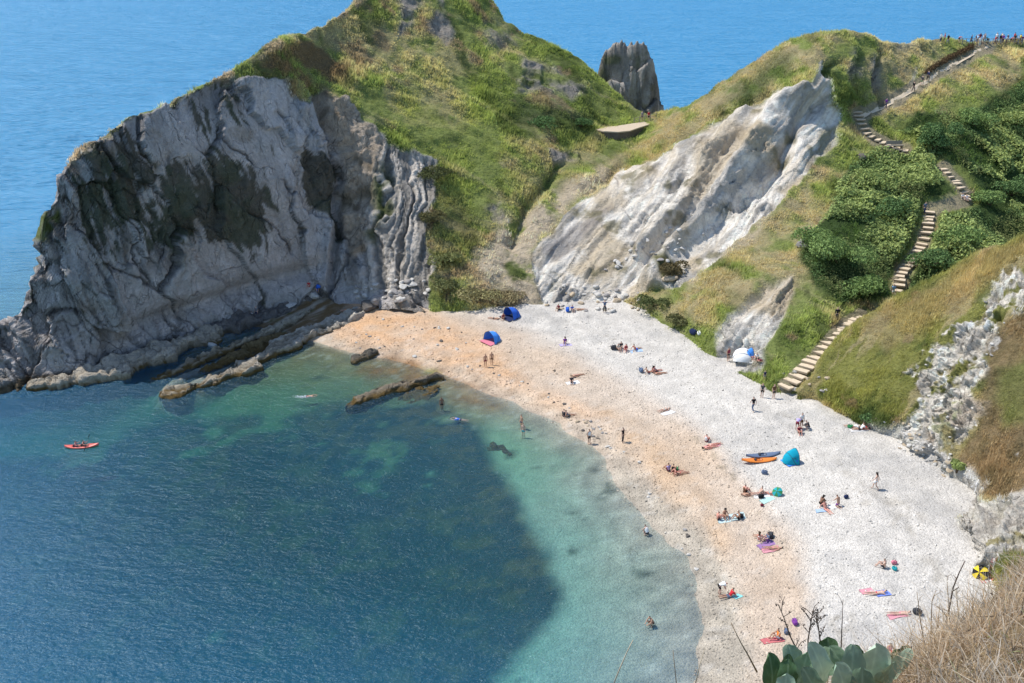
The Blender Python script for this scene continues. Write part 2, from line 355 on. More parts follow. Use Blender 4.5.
# ---- albedo
X, Y, Z = P[..., 0], P[..., 1], P[..., 2]
g1 = fbm(X * .07, Y * .07, Z * .07, 4, seed=71) ; g2 = fbm(X * .35, Y * .35, Z * .35, 4, seed=72); g3 = fbm(X * 1.3, Y * 1.3, Z * 1.3, 3, seed=73)
def mixc(a, b, m): return a + (b - a) * np.clip(m, 0, 1)[..., None]
gcol = np.broadcast_to(C3(.20, .235, .07), P.shape).copy()
gcol = mixc(gcol, C3(.125, .16, .042), sstep(-.05, .5, g2 + .5 * g1))
gcol = mixc(gcol, C3(.34, .30, .15), sstep(.05, .45, -g1 + .6 * g2))
terr = streak(wu, wv, 30, .10, .010, 4, seed=78); terr2 = streak(wu, wv, 62, .06, .012, 4, seed=79)
gcol = mixc(gcol, C3(.36, .32, .18), sstep(.22, .5, terr) * .6)
gcol = mixc(gcol, C3(.075, .10, .028), sstep(.2, .5, terr2 - .3 * g1) * .75)
gcol = mixc(gcol, C3(.22, .17, .10), sstep(.33, .5, g2 + .5 * terr - .4 * g1) * .8)
gcol = mixc(gcol, C3(.23, .27, .065), zone([(380,110),(440,60),(500,90),(520,150),(480,200),(440,170)], 25, 2) * sstep(-.4, .4, g2) * .8)
gcol = mixc(gcol, C3(.36, .30, .165), np.clip(z_dry * 1.5, 0, .9) * sstep(-.6, .15, g2 + .5 * terr))
gcol = mixc(gcol, C3(.17, .125, .065), z_brown * sstep(-.4, .1, g2 + terr))
gcol = mixc(gcol, C3(.06, .065, .03), z_brown * sstep(.05, .4, g1 - g2) * .9)
gcol = mixc(gcol, C3(.34, .27, .18), sstep(9, 2, np.abs(HV - vt - 3)) * sstep(-.2, .2, g2) * (HU < 420) * .8)
gcol = mixc(gcol, C3(.045, .075, .02), z_bush)
gcol = mixc(gcol, C3(.055, .08, .03), zone([(520,100),(560,104),(590,118),(575,130),(540,125),(515,118)], 8, 2) * .8)
gcol = mixc(gcol, C3(.05, .08, .03), zone([(735,85),(775,62),(800,60),(790,78),(745,100),(728,98)], 8, 2) * .6)
gcol = mixc(gcol, C3(.46, .38, .27), z_scree * sstep(-.6, .0, g2 + .3 * g3))
# grey limestone
lc = np.broadcast_to(C3(.52, .48, .45), P.shape).copy()
lc = mixc(lc, C3(.33, .305, .285), sstep(0, .6, fbm(wu * .03, wv * .03, oct=4, seed=74)))
lc = mixc(lc, C3(.42, .405, .38), sstep(.0, .5, cid * .6 + streak(wu, wv, 62, .05, .02, 4, seed=75)))
lc = mixc(lc, C3(.16, .15, .135), sstep(.1, .45, streak(wu, wv, 75, .10, .012, 4, seed=80)) * (.25 + .6 * rough_))
lc = mixc(lc, C3(.30, .25, .19), sstep(.15, .6, fbm(wu * .04, wv * .06, oct=4, seed=76)) * .6)
lc = mixc(lc, C3(.66, .595, .555), z_smooth * (.55 + .4 * g1)); lc = mixc(lc, C3(.64, .60, .58), zone([(240,76),(280,88),(310,140),(318,185),(280,180),(250,130)], 10, 1.5) * .6)
lc = mixc(lc, C3(.10, .095, .09), np.clip(crack * .8, 0, 1) * z_cliff_only)
lc = mixc(lc, C3(.36, .29, .20), sstep(345, 376, HV + .28 * HU - 60) * .6 * sstep(-.3, .3, g2))
ivy = np.maximum.reduce([zone([(150,205),(165,170),(190,150),(215,155),(240,170),(262,205),(250,240),(215,238),(200,222),(180,245),(160,238)], 10, 3.2),
                         zone([(75,195),(105,180),(135,185),(140,220),(125,245),(95,240)], 10, 3.2) * .85, zone([(230,185),(265,190),(270,212),(240,220)], 8, 3) * .9,
                         zone([(300,165),(345,175),(345,220),(335,250),(330,215),(305,195)], 6, 2.5) * .85,
                         sstep(7, 2, np.abs(HV - vt - 6)) * .9 * sstep(-.2, .3, g2)])
broad = np.maximum.reduce([zone([(150,205),(165,165),(190,145),(215,150),(245,165),(265,205),(252,245),(212,245),(198,225),(178,252),(155,240)], 22, 2), zone([(66,200),(85,150),(120,130),(150,130),(160,190),(140,230),(120,255),(90,245)], 24, 2) * .8,
                           zone([(225,180),(270,190),(275,215),(235,222)], 14, 2) * .8, zone([(302,150),(338,170),(345,230),(330,250),(318,215),(298,195)], 12, 2) * .85, zone([(180,110),(240,80),(262,120),(220,140)], 16, 2) * .5])
st1 = streak(wu, wv, 70, .11, .018, 4, seed=81, ); st2 = streak(wu, wv, 66, .30, .05, 3, seed=82)
ivy = np.maximum(sstep(.50, .80, broad * 1.05 + .85 * st1 + .45 * st2 + .35 * g3), sstep(.45, .7, ivy * .75 + .5 * st2 + .3 * g3) * sstep(9, 3, np.abs(HV - vt - 4)))
lc = mixc(lc, lerp(C3(.075, .068, .045), C3(.050, .062, .030), sstep(-.2, .3, g2)[..., None]), ivy * .88)
lc = mixc(lc, C3(.13, .15, .04), zone([(40,205),(52,185),(62,205),(58,245),(46,240)], 4, 1.5) * sstep(-.3, .1, g2))
lc = mixc(lc, C3(.45, .36, .26), z_tan * .85)
lc = mixc(lc, C3(.19, .15, .10), z_tan * sstep(.0, .5, g2))
lc = mixc(lc, lerp(C3(.26, .24, .21), C3(.68, .61, .52), sstep(-.5, .3, ribs)[..., None]), z_fold * .9)
lc = mixc(lc, C3(.085, .10, .035), z_fold * zone([(372,170),(385,160),(395,190),(372,240),(362,220)], 6, 2) * sstep(-.3, .1, g2))
wetv = sstep(-12, 2, HV - footv) * (HU < 345)
lc = mixc(lc, C3(.12, .095, .06), wetv * sstep(1.4, .5, Z))
# chalk
wc = np.broadcast_to(C3(.80, .745, .655), P.shape).copy()
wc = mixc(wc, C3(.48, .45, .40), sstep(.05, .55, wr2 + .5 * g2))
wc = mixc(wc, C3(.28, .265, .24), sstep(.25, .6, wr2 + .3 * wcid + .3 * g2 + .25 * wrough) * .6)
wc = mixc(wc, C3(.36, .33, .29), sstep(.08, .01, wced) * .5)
wc = mixc(wc, C3(.50, .40, .26), sstep(.15, .5, fbm(wu * .02, wv * .02, oct=3, seed=77) + .3 * g2) * .75)
wc = mixc(wc, C3(.46, .37, .24), zone([(700,140),(720,130),(750,125),(765,135),(735,165),(705,200),(680,215),(690,170)], 6, 1.5) * .7)
wc = mixc(wc, C3(.60, .50, .36), sstep(.2, .6, wr3) * (1 - wrough) * .5)
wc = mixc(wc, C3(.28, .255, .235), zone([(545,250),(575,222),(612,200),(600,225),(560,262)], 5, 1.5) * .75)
wc = mixc(wc, C3(.16, .145, .07), sstep(.25, .55, g2 + .35 * g1) * .7)
wc = mixc(wc, C3(.15, .14, .06), zone([(655,270),(672,262),(684,270),(675,285),(660,285)], 4, 1) + zone([(820,130),(836,125),(836,155),(822,155)], 4, 1) * .7)
col = gcol
col = mixc(col, C3(.30, .27, .23), z_rockg * sstep(-.4, .2, g2))
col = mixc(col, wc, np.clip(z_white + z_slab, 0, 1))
col = mixc(col, lc, z_cliff)
col = mixc(col, C3(.52, .46, .36), z_path)
col = mixc(col, C3(.30, .25, .17), z_stair * .8)
col = mixc(col, C3(.25, .235, .21), sstep(.3, .7, isback))
col = np.clip(col * (1 + .16 * g3[..., None]), .01, .8)
HP = P; HCOL = col; HGR = grassy * (1 - z_scree * .7) * (1 - np.clip(z_path, 0, 1)) * (1 - z_stair) * (isback < .3); HBUSH = z_bush
terrain_mat = col_material('hillside_ground', bump=.5, scales=(.5, 2.6), contrast=.35, cracks=1.0)
hill = mesh_np('hillside', P.reshape(-1, 3), grid_faces(nt_ + nb, nu), terrain_mat, albedo=col.reshape(-1, 3), rock=np.clip(rock_all - z_wh * .8 - z_fold * .6, 0, 1))
tag(hill, 'grassy headland and hill with grey and white limestone cliffs round the cove', 'hillside', kind='structure')

# ------------------------------------------------------------------ the near spur on the right
CREST = [(795,394),(812,380),(830,352),(845,336),(860,322),(882,308),(905,295),(930,280),(960,263),(990,250),(1024,236),(1080,212),(1120,198)]
SLOW = [(795,404),(812,408),(850,446),(880,454),(920,482),(945,500),(960,522),(965,550),(968,580),(984,610),(1024,650),(1120,690)]
FOOT = [(814,389),(832,398),(850,408),(880,424),(902,430),(922,450),(945,466),(968,480),(966,520),(984,556),(1010,585),(1060,610),(1120,640)]
SPUR = Field([(795,394,95.6),(814,382,95.8),(830,352,98),(860,322,100),(905,295,101),(960,263,100),(1024,236,97),(1120,198,94),
 *[(u_, v_, float(at_z(u_, v_, 3.5)[1])) for u_, v_ in FOOT], *[(u_ - 4, v_ + 22, float(at_z(u_, v_ + 22, 1.0)[1])) for u_, v_ in FOOT],
 (870,380,92.5),(900,360,92),(940,330,91.5),(980,300,91),(920,410,86),(950,400,84.5),(960,440,81),(1000,400,80),(1024,330,85),(1024,400,77.5),(1000,460,75),(1024,480,71),(1000,520,68.5),(1024,540,66),(1120,400,72),(1120,500,64)], .003)
nu2, nt2, nb2 = 420, 330, 30
U2 = np.linspace(797, 1118, nu2)
# columns past the beach corner start from the left, so the sheet is swept from crest to foot
vt2, vl2 = pl(CREST, U2), pl(SLOW, U2)
vt2 = vt2 + 1.5 * fbm(U2 * .08, U2 * 0, oct=4, seed=8)
tt2 = np.linspace(0, 1, nt2)[:, None]
SU = np.broadcast_to(U2, (nt2, nu2)).copy(); SV = vl2 + (vt2 - vl2) * tt2
Q = at_y(SU, SV, SPUR(SU, SV))
bt2 = np.linspace(0, 1, nb2 + 1)[1:, None]
rq = Q[-1]; k = np.hypot(rq[:, 0], rq[:, 1])
Qb = np.stack([rq[:, 0] + rq[:, 0] / k * bt2 * 16, rq[:, 1] + rq[:, 1] / k * bt2 * 16, rq[:, 2] - np.minimum(rq[:, 2] + 1, 11) * (.2 * bt2 + .8 * bt2 ** 1.6)], -1)
Q = np.concatenate([Q, Qb]); SU = np.concatenate([SU, np.broadcast_to(U2, (nb2, nu2))]); SV = np.concatenate([SV, np.broadcast_to(vt2, (nb2, nu2)) - 30 * bt2])
w3 = 6 * fbm(SU * .035, SV * .035, oct=4, seed=121); w4 = 6 * fbm(SU * .035, SV * .035, oct=4, seed=122)
su, sv = SU + w3, SV + w4
s_rock = np.maximum.reduce([zone([(1024,262),(1004,275),(985,298),(960,318),(930,345),(912,358),(905,372),(918,380),(916,400),(905,425),(900,470),(945,468),(960,448),(975,425),(985,405),(975,390),(990,372),(978,362),(988,340),(1005,318),(1024,300)], 4, 0, su + .9 * w3, sv + .9 * w4),
                            zone([(962,500),(978,490),(985,505),(1005,500),(1024,490),(1060,480),(1060,560),(1024,552),(1000,558),(985,572),(960,560)], 4, 0, su, sv)])
s_pebble = zone([(870,425),(905,425),(950,462),(975,470),(985,490),(960,500),(930,480),(880,450)], 6, 0, su, sv) * .8
s_brown = zone([(1040,290),(1005,318),(985,345),(985,390),(975,430),(950,470),(970,500),(1060,500),(1060,290)], 6, 0, su, sv)
n = grid_normals(Q)
if n[100, 200, 1] > 0: n = -n
X, Y, Z = Q[..., 0], Q[..., 1], Q[..., 2]
rr = streak(su, sv, 125, .06, .02, 4, seed=130, ridged=True)
d2 = .5 * fbm(X * .15, Y * .15, Z * .15, 4, seed=131) + .25 * fbm(X * .8, Y * .8, Z * .8, 4, seed=132)
_c, _e, _x, _y = cells(*rot2(su + .8 * w4, sv + .8 * w3, 125, .085, .16), 135)
d2 += s_rock * (.15 * _c + .2 * _y * np.sin(_c * 40) + .7 * rr + .7 * fbm(X * .9, Y * .9, Z * .9, 4, seed=136, ridged=True) + .4 * fbm(X * .45, Y * .45, Z * .45, 5, seed=133, ridged=True) - .5)
d2 += (1 - s_rock) * .35 * fbm(X * .5, Y * .5, Z * .5, 4, seed=134)
Q = Q + n * d2[..., None]
X, Y, Z = Q[..., 0], Q[..., 1], Q[..., 2]
g1 = fbm(X * .1, Y * .1, Z * .1, 4, seed=171); g2 = fbm(X * .5, Y * .5, Z * .5, 4, seed=172); g3 = fbm(X * 1.8, Y * 1.8, Z * 1.8, 3, seed=173)
sc = np.broadcast_to(C3(.22, .22, .065), Q.shape).copy()
sc = mixc(sc, C3(.13, .15, .038), sstep(-.05, .5, g2))
sc = mixc(sc, C3(.36, .30, .15), sstep(.0, .35, g1 - .4 * g2) * .85)
sterr = streak(su, sv, 128, .09, .014, 4, seed=176)
sc = mixc(sc, C3(.40, .33, .19), sstep(.12, .4, sterr) * .7); sc = mixc(sc, C3(.085, .11, .032), sstep(.15, .45, -sterr + .4 * g2) * .6); sc = mixc(sc, C3(.24, .175, .10), sstep(.3, .5, g2 + .4 * sterr) * .7)
sc = mixc(sc, C3(.30, .245, .12), zone([(860,325),(905,298),(960,265),(1060,225),(1060,270),(1000,280),(940,320),(890,350)], 8, 0, su, sv) * .75)
sc = mixc(sc, C3(.055, .085, .026), zone([(848,420),(870,405),(890,415),(895,440),(860,440)], 5, 0, su, sv) * .8)
sc = mixc(sc, lerp(C3(.22, .155, .085), C3(.15, .11, .06), sstep(-.2, .4, g2)[..., None]), s_brown * .85)
sc = mixc(sc, C3(.14, .165, .045), zone([(1000,370),(1024,360),(1060,380),(1060,430),(1005,425),(990,400)], 8, 0, su, sv) * .7)
rc = np.broadcast_to(C3(.74, .68, .58), Q.shape).copy()
rc = mixc(rc, C3(.46, .42, .36), sstep(.05, .5, g2) * .8); rc = mixc(rc, C3(.36, .26, .17), sstep(.12, .5, g1 + .5 * g2) * .8)
rc = mixc(rc, C3(.16, .18, .05), sstep(.28, .5, -g2 + .3 * g1) * .7)
scid, sced, _x, scy = cells(*rot2(su + .8 * w4, sv + .8 * w3, 125, .085, .16), 135)
rc = rc * (1 + .25 * scid[..., None]); rc = mixc(rc, C3(.28, .25, .20), sstep(.10, .02, sced) * .5)
low_ = zone([(950,490),(1060,470),(1060,570),(950,580)], 5, 0, su, sv)
s_bl = s_rock * np.maximum(sstep(-.15, .15, g2 + .4 * g3 + .5 * g1 + .5 * (s_rock - .5)), low_ * sstep(-.6, -.2, g2 + .4 * g1))
rc = mixc(rc, lerp(C3(.74, .69, .60), C3(.44, .41, .36), sstep(-.1, .4, g2 + .5 * g3)[..., None]), low_ * .8)
sc = mixc(sc, rc, s_bl); sc = mixc(sc, C3(.50, .47, .42), s_brown * (1 - s_rock) * sstep(.38, .55, g2 - .3 * g1 + .2 * g3)); sc = mixc(sc, C3(.60, .57, .52), s_pebble)
sc = np.clip(sc * (1 + .18 * g3[..., None]), .01, .8)
SP_, SCOL, SGR = Q, sc, (1 - s_rock) * (1 - s_pebble)
SGR = SGR * (1 - .4 * s_brown)
spur = mesh_np('slope', Q.reshape(-1, 3), grid_faces(nt2 + nb2, nu2), terrain_mat, albedo=sc.reshape(-1, 3), rock=s_bl * .45)
tag(spur, 'near grassy slope with a broken white rock face above the beach', 'slope', kind='structure')

# ------------------------------------------------------------------ beach and seabed, one sheet
WL = [(200,318),(262,330),(300,338),(330,346),(352,352),(385,358),(425,370),(470,387),(520,405),(560,424),(592,448),(620,480),(648,515),(672,548),(692,585),(702,620),(704,655),(698,700),(680,770),(650,860)]
wl = at_z([p[0] for p in WL], [p[1] for p in WL], 0.0)[:, :2]
land = np.concatenate([wl, [[60, 20], [200, 20], [200, 260], [-60, 260], [-60, 140]]])
gx = np.arange(-120, 121, .5); gy = np.arange(28, 232, .5)
BX, BY = np.meshgrid(gx, gy)
sd = poly_sdf(land, BX, BY)
def beach_h(sd, x, y):
    nz = fbm(x * .05, y * .05, oct=3, seed=201)
    up = .115 * sd - .0008 * sd ** 2
    up = np.where(sd > 60, .115 * 60 - .0008 * 3600 + 0.02 * (sd - 60), up)
    dn = .075 * sd - 0.0006 * sd ** 2
    dn = np.maximum(dn, -6.5)
    return np.where(sd > 0, up, dn) + .22 * nz * np.clip(np.abs(sd) / 6, 0, 1) + .05 * fbm(x * .5, y * .5, oct=3, seed=202) * np.clip(np.abs(sd) / 3, 0.2, 1)
sd = sd + 1.1 * fbm(BX * .16, BY * .16, oct=3, seed=203) + .45 * fbm(BX * .6, BY * .6, oct=3, seed=204)
BZ = beach_h(sd, BX, BY) + np.where(sd > 0, .10 * fbm(sd * .5, (BX + BY) * .01, oct=3, seed=232, ridged=True) * sstep(1, 5, sd), 0)
# the layered shelf between the cliff and the long ledges, awash at low water
_a, _b2 = at_z(160, 397, 0.), at_z(356, 316, 0.); _d = (_b2 - _a)[:2] / np.linalg.norm((_b2 - _a)[:2])
s_al = BX * _d[0] + BY * _d[1]; s_ac = -BX * _d[1] + BY * _d[0]
SHELF = at_z(*np.array([(150,400),(205,392),(300,345),(352,318),(335,296),(285,304),(225,322),(175,352)], float).T, 0.0)[:, :2]
shelf = sstep(-1.2, 1.2, poly_sdf(SHELF, BX, BY) + 1.0 * fbm(BX * .3, BY * .3, oct=3, seed=205))
lay = fbm(s_al * .07, s_ac * 1.1, oct=4, seed=206, gain=.65)
BZ = np.maximum(BZ, lerp(np.minimum(BZ, -1.2), -.22 + .55 * lay + .12 * fbm(BX, BY, oct=3, seed=207), shelf)) if True else BZ
# project back to know what the photograph shows where (only used to lay out the shingle, the weed and the painted cliff-foot shade)
def project(x, y, z):
    dz = z - CAMZ; f = y * cp - dz * sp; up = y * sp + dz * cp
    return 512 + FPX * x / f, 341.5 - FPX * up / f
PU, PV = project(BX, BY, BZ)
b1 = fbm(BX * .08, BY * .08, oct=4, seed=211); b2 = fbm(BX * .5, BY * .5, oct=4, seed=212); b3 = fbm(BX * 1.0, BY * 1.0, oct=2, seed=213)
qu, qv = PU + 22 * b1 + 9 * b2, PV + 14 * b1 + 4 * b2
shingle = lambda poly, s: sstep(-s, s, poly_sdf(poly, qu, qv))
bc = np.broadcast_to(C3(.53, .495, .44), BX.shape + (3,)).copy()
bc = mixc(bc, C3(.44, .415, .375), sstep(0, .6, b2 + b1))
orange = shingle([(290,285),(380,290),(440,306),(500,326),(560,348),(620,378),(680,415),(722,450),(750,490),(795,540),(812,610),(805,690),(640,690),(600,520),(540,420),(400,370),(300,360)], 14)
bc = mixc(bc, C3(.49, .375, .27), orange * (0.85 + .4 * b1) )
bc = mixc(bc, C3(.55, .33, .175), shingle([(320,290),(400,300),(470,330),(500,350),(530,385),(600,410),(560,418),(470,380),(400,362),(330,346)], 12) * (.55 + .5 * b2))
bc = mixc(bc, C3(.50, .35, .22), shingle([(590,400),(640,420),(700,480),(730,540),(720,560),(670,500),(620,450)], 12) * (.5 + .6 * b2))
edge = np.exp(-((sd - 1.2) / 1.6) ** 2)
wetb = sstep(4.5, .8, sd + .9 * b2 + 1.2 * b1) * sstep(440, 520, PV) + edge * .5
bc = mixc(bc, C3(.33, .295, .235), np.clip(wetb, 0, 1) * .85)
bc = mixc(bc, C3(.20, .10, .03), shingle([(362,350),(400,352),(440,372),(480,388),(470,400),(420,390),(380,370)], 8) * .55 * sstep(3, -1, sd))
band = fbm(sd * .55 + 1.2 * b1, (BX + BY) * .012, oct=4, seed=230, gain=.65); band2 = fbm(sd * 1.6, (BX - BY) * .03, oct=3, seed=231)
bc = bc * (1 + .20 * band + .10 * band2 * sstep(30, 4, sd))[..., None]
strand = sstep(.42, .7, band2 + .6 * b3 + .3 * b2) * (np.exp(-((sd - 3.2 - 1.5 * b1) / .7) ** 2) + .7 * np.exp(-((sd - 9 - 2 * b1) / .8) ** 2) + .5 * np.exp(-((sd - 19 - 3 * b1) / 1.0) ** 2))
bc = mixc(bc, C3(.16, .13, .08), strand * .75)
bc = mixc(bc, C3(.12, .20, .05), shingle([(412,362),(430,366),(438,372),(420,374)], 4) * .8)
# the seabed
uw = sstep(.3, -1.0, sd)
sb = np.broadcast_to(C3(.24, .30, .19), BX.shape + (3,)).copy()
sb = mixc(sb, C3(.29, .255, .195), sstep(-8, -1, sd)); sb = mixc(sb, C3(.33, .33, .28), sstep(420, 560, PV) * sstep(-22, -9, sd)); sb = mixc(sb, C3(.34, .305, .25), sstep(440, 540, PV) * sstep(-12, -2, sd)); sb = mixc(sb, C3(.11, .12, .06), sstep(480, 420, PU + .3 * PV - 120) * .8)
sb = mixc(sb, C3(.045, .055, .04), shingle([(-200,300),(120,330),(170,370),(150,405),(100,425),(-200,440)], 14) * .9)  # dark kelp rock, with the cliff's shadow and reflection painted in
sb = mixc(sb, C3(.15, .105, .045), shingle([(150,385),(215,340),(300,318),(345,345),(330,365),(270,385),(190,402)], 10) * (.6 + .8 * b2))
sb = mixc(sb, C3(.16, .14, .06), shingle([(330,345),(400,360),(460,385),(520,420),(470,430),(380,420),(300,400),(250,380)], 20) * (.45 + .8 * b2))
weed = shingle([(-120,470),(60,455),(200,420),(300,410),(400,405),(445,400),(485,430),(505,470),(530,520),(558,565),(562,600),(540,630),(510,660),(470,700),(400,760),(-200,900)], 12)
weed2 = weed * sstep(-.45, .15, 1.3 * b1 + .8 * b2 + 1.0 * sstep(415, 500, PV + .10 * (PU - 300)) - .12)
wcol = mixc(np.broadcast_to(C3(.016, .040, .052), BX.shape + (3,)).copy(), C3(.095, .070, .045), sstep(.0, .45, b2 + .7 * b3) * sstep(-.2, .2, b1 + .25) * .75)
sb = mixc(sb, wcol, weed2 * .96)
sb = mixc(sb, C3(.05, .06, .04), sstep(.42, .62, fbm(BX * .35, BY * .35, oct=3, seed=220)) * sstep(-30, -6, sd) * .7)
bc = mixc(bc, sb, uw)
bc = mixc(bc, lerp(C3(.15, .095, .04), C3(.34, .30, .23), sstep(-.1, .35, lay + .3 * b2)[..., None]), shelf * .95)
bc = mixc(bc, C3(.24, .115, .035), shingle([(345,350),(380,348),(420,362),(470,384),(500,398),(480,408),(430,398),(385,392),(350,372)], 9) * sstep(5, 0, sd) * (.55 + .7 * b2))
bc = mixc(bc, C3(.11, .13, .04), shelf * sstep(.25, .5, b2 - .4 * lay) * .7)
bc = np.clip(bc * (1 + (.14 + .26 * sstep(-7, -3, sd) * sstep(5, 1, sd)) * b3)[..., None], .01, .85)
bc = mixc(bc, C3(.62, .60, .55), sstep(.62, .75, vnoise(BX * 1.7, BY * 1.7, seed=240)) * sstep(-9, -3, sd) * sstep(12, 3, sd) * .22)
def pebble_material():
    m = col_material('shingle', bump=.08, scales=(.8, 5.0), contrast=.12, rough=.9)
    nt, N, L = m.node_tree, m.node_tree.nodes, m.node_tree.links
    bs = next(x for x in N if x.type == 'BSDF_PRINCIPLED'); src = bs.inputs['Base Color'].links[0].from_socket
    tc = next(x for x in N if x.type == 'TEX_COORD')
    vo = N.new('ShaderNodeTexVoronoi'); vo.inputs['Scale'].default_value = 6.5
    L.new(tc.outputs['Object'], vo.inputs['Vector'])
    hs = N.new('ShaderNodeSeparateColor'); L.new(vo.outputs['Color'], hs.inputs[0])
    mr = N.new('ShaderNodeMapRange'); mr.inputs['To Min'].default_value = .87; mr.inputs['To Max'].default_value = 1.11
    L.new(hs.outputs[0], mr.inputs['Value'])
    mx = N.new('ShaderNodeVectorMath'); mx.operation = 'SCALE'; L.new(src, mx.inputs[0]); L.new(mr.outputs[0], mx.inputs['Scale'])
    L.new(mx.outputs[0], bs.inputs['Base Color'])
    bp = N.new('ShaderNodeBump'); bp.inputs['Distance'].default_value = .06; bp.invert = True
    L.new(vo.outputs['Distance'], bp.inputs['Height']); L.new(bs.inputs['Normal'].links[0].from_socket, bp.inputs['Normal']); L.new(bp.outputs[0], bs.inputs['Normal'])
    return m
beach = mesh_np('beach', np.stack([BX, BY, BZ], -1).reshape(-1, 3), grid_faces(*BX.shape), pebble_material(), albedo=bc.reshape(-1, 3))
tag(beach, 'curved shingle beach, pale at the back and orange by the water, sloping into the cove', 'beach', kind='structure')
# the deep floor beyond the cove
nd = 60
dxs = np.sign(np.linspace(-1, 1, nd)) * np.abs(np.linspace(-1, 1, nd)) ** 3 * 30000
DX, DY = np.meshgrid(dxs, dxs)
DZ = np.full(DX.shape, -7.6)
deep = mesh_np('seabed', np.stack([DX, DY, DZ], -1).reshape(-1, 3), grid_faces(nd, nd), terrain_mat, albedo=np.tile(C3(.05, .06, .05), (nd * nd, 1)))
tag(deep, kind='structure')

# ------------------------------------------------------------------ sea
def sea_material():
    m = bpy.data.materials.new('sea_water'); nt, N, L = nodes_of(m)
    out = N.new('ShaderNodeOutputMaterial'); tc = N.new('ShaderNodeTexCoord')
    def noise(scale, sx, sy, rot, detail, rough=.6):
        mp = N.new('ShaderNodeMapping'); mp.inputs['Scale'].default_value = (sx, sy, 1); mp.inputs['Rotation'].default_value = (0, 0, R(rot))
        t = N.new('ShaderNodeTexNoise'); t.inputs['Scale'].default_value = scale; t.inputs['Detail'].default_value = detail; t.inputs['Roughness'].default_value = rough
        L.new(tc.outputs['Object'], mp.inputs['Vector']); L.new(mp.outputs[0], t.inputs['Vector']); return t
    a = noise(.30, 1, 2.0, 24, 6, .7); b = noise(1.5, 1, 1.8, 30, 4); c = noise(.02, 1, 2.5, 10, 4)
    ad = N.new('ShaderNodeMath'); ad.operation = 'MULTIPLY_ADD'; ad.inputs[1].default_value = 3.0
    L.new(a.outputs['Fac'], ad.inputs[0]); L.new(b.outputs['Fac'], ad.inputs[2])
    # longer waves out in the open
    sw = noise(.075, .55, 1.7, 8, 4, .7); a2 = N.new('ShaderNodeMath'); a2.operation = 'MULTIPLY_ADD'
    ge0 = N.new('ShaderNodeNewGeometry'); vd = N.new('ShaderNodeVectorMath'); vd.operation = 'DISTANCE'; vd.inputs[1].default_value = (0, 95, 0); L.new(ge0.outputs['Position'], vd.inputs[0])
    mw = N.new('ShaderNodeMapRange'); mw.inputs['From Min'].default_value = 50; mw.inputs['From Max'].default_value = 160; mw.inputs['To Min'].default_value = 0; mw.inputs['To Max'].default_value = 36
    L.new(vd.outputs['Value'], mw.inputs['Value']); L.new(sw.outputs['Fac'], a2.inputs[0]); L.new(mw.outputs[0], a2.inputs[1]); L.new(ad.outputs[0], a2.inputs[2]); ad = a2
    # ruffled by the wind in bands
    mr = N.new('ShaderNodeMapRange'); mr.inputs['From Min'].default_value = .35; mr.inputs['From Max'].default_value = .65; mr.inputs['To Min'].default_value = .8; mr.inputs['To Max'].default_value = 1.05
    L.new(c.outputs['Fac'], mr.inputs['Value'])
    # a breeze ruffles the mouth of the cove
    sxyz = N.new('ShaderNodeSeparateXYZ'); L.new(ge0.outputs['Position'], sxyz.inputs[0]); mx_ = N.new('ShaderNodeMath'); mx_.operation = 'MULTIPLY_ADD'; mx_.inputs[1].default_value = 26; L.new(c.outputs['Fac'], mx_.inputs[0]); L.new(sxyz.outputs['X'], mx_.inputs[2])
    mz = N.new('ShaderNodeMapRange'); mz.interpolation_type = 'SMOOTHSTEP'; mz.inputs['From Min'].default_value = -24; mz.inputs['From Max'].default_value = -36; mz.inputs['To Min'].default_value = 0; mz.inputs['To Max'].default_value = .5; L.new(mx_.outputs[0], mz.inputs['Value'])
    ma = N.new('ShaderNodeMath'); ma.operation = 'ADD'; L.new(mr.outputs[0], ma.inputs[0]); L.new(mz.outputs[0], ma.inputs[1]); mr = ma
    bp = N.new('ShaderNodeBump'); bp.inputs['Distance'].default_value = .13
    L.new(mr.outputs[0], bp.inputs['Strength']); L.new(ad.outputs[0], bp.inputs['Height'])
    gl = N.new('ShaderNodeBsdfGlossy'); gl.inputs['Roughness'].default_value = .24; gl.inputs['Color'].default_value = (.72, .90, 1, 1)
    L.new(bp.outputs[0], gl.inputs['Normal'])
    df = N.new('ShaderNodeBsdfDiffuse'); df.inputs['Color'].default_value = (.018, .20, .40, 1); L.new(bp.outputs[0], df.inputs['Normal'])
    tr = N.new('ShaderNodeBsdfTransparent'); tr.inputs['Color'].default_value = (.93, .98, .98, 1)
    # suspended particles: clearer inshore, milky blue offshore
    ge = N.new('ShaderNodeNewGeometry'); vl_ = N.new('ShaderNodeVectorMath'); vl_.operation = 'DISTANCE'; vl_.inputs[1].default_value = (0, 95, 0)
    L.new(ge.outputs['Position'], vl_.inputs[0])
    m2 = N.new('ShaderNodeMapRange'); m2.inputs['From Min'].default_value = 30; m2.inputs['From Max'].default_value = 120; m2.inputs['To Min'].default_value = .03; m2.inputs['To Max'].default_value = .9
    L.new(vl_.outputs['Value'], m2.inputs['Value'])
    # fine silt hangs over the deep weed bed, the edges are clear
    mX = N.new('ShaderNodeMapRange'); mX.interpolation_type = 'SMOOTHSTEP'; mX.inputs['From Min'].default_value = 6; mX.inputs['From Max'].default_value = -14; L.new(sxyz.outputs['X'], mX.inputs['Value'])
    mY = N.new('ShaderNodeMapRange'); mY.interpolation_type = 'SMOOTHSTEP'; mY.inputs['From Min'].default_value = 112; mY.inputs['From Max'].default_value = 90; mY.inputs['To Max'].default_value = .055; L.new(sxyz.outputs['Y'], mY.inputs['Value'])
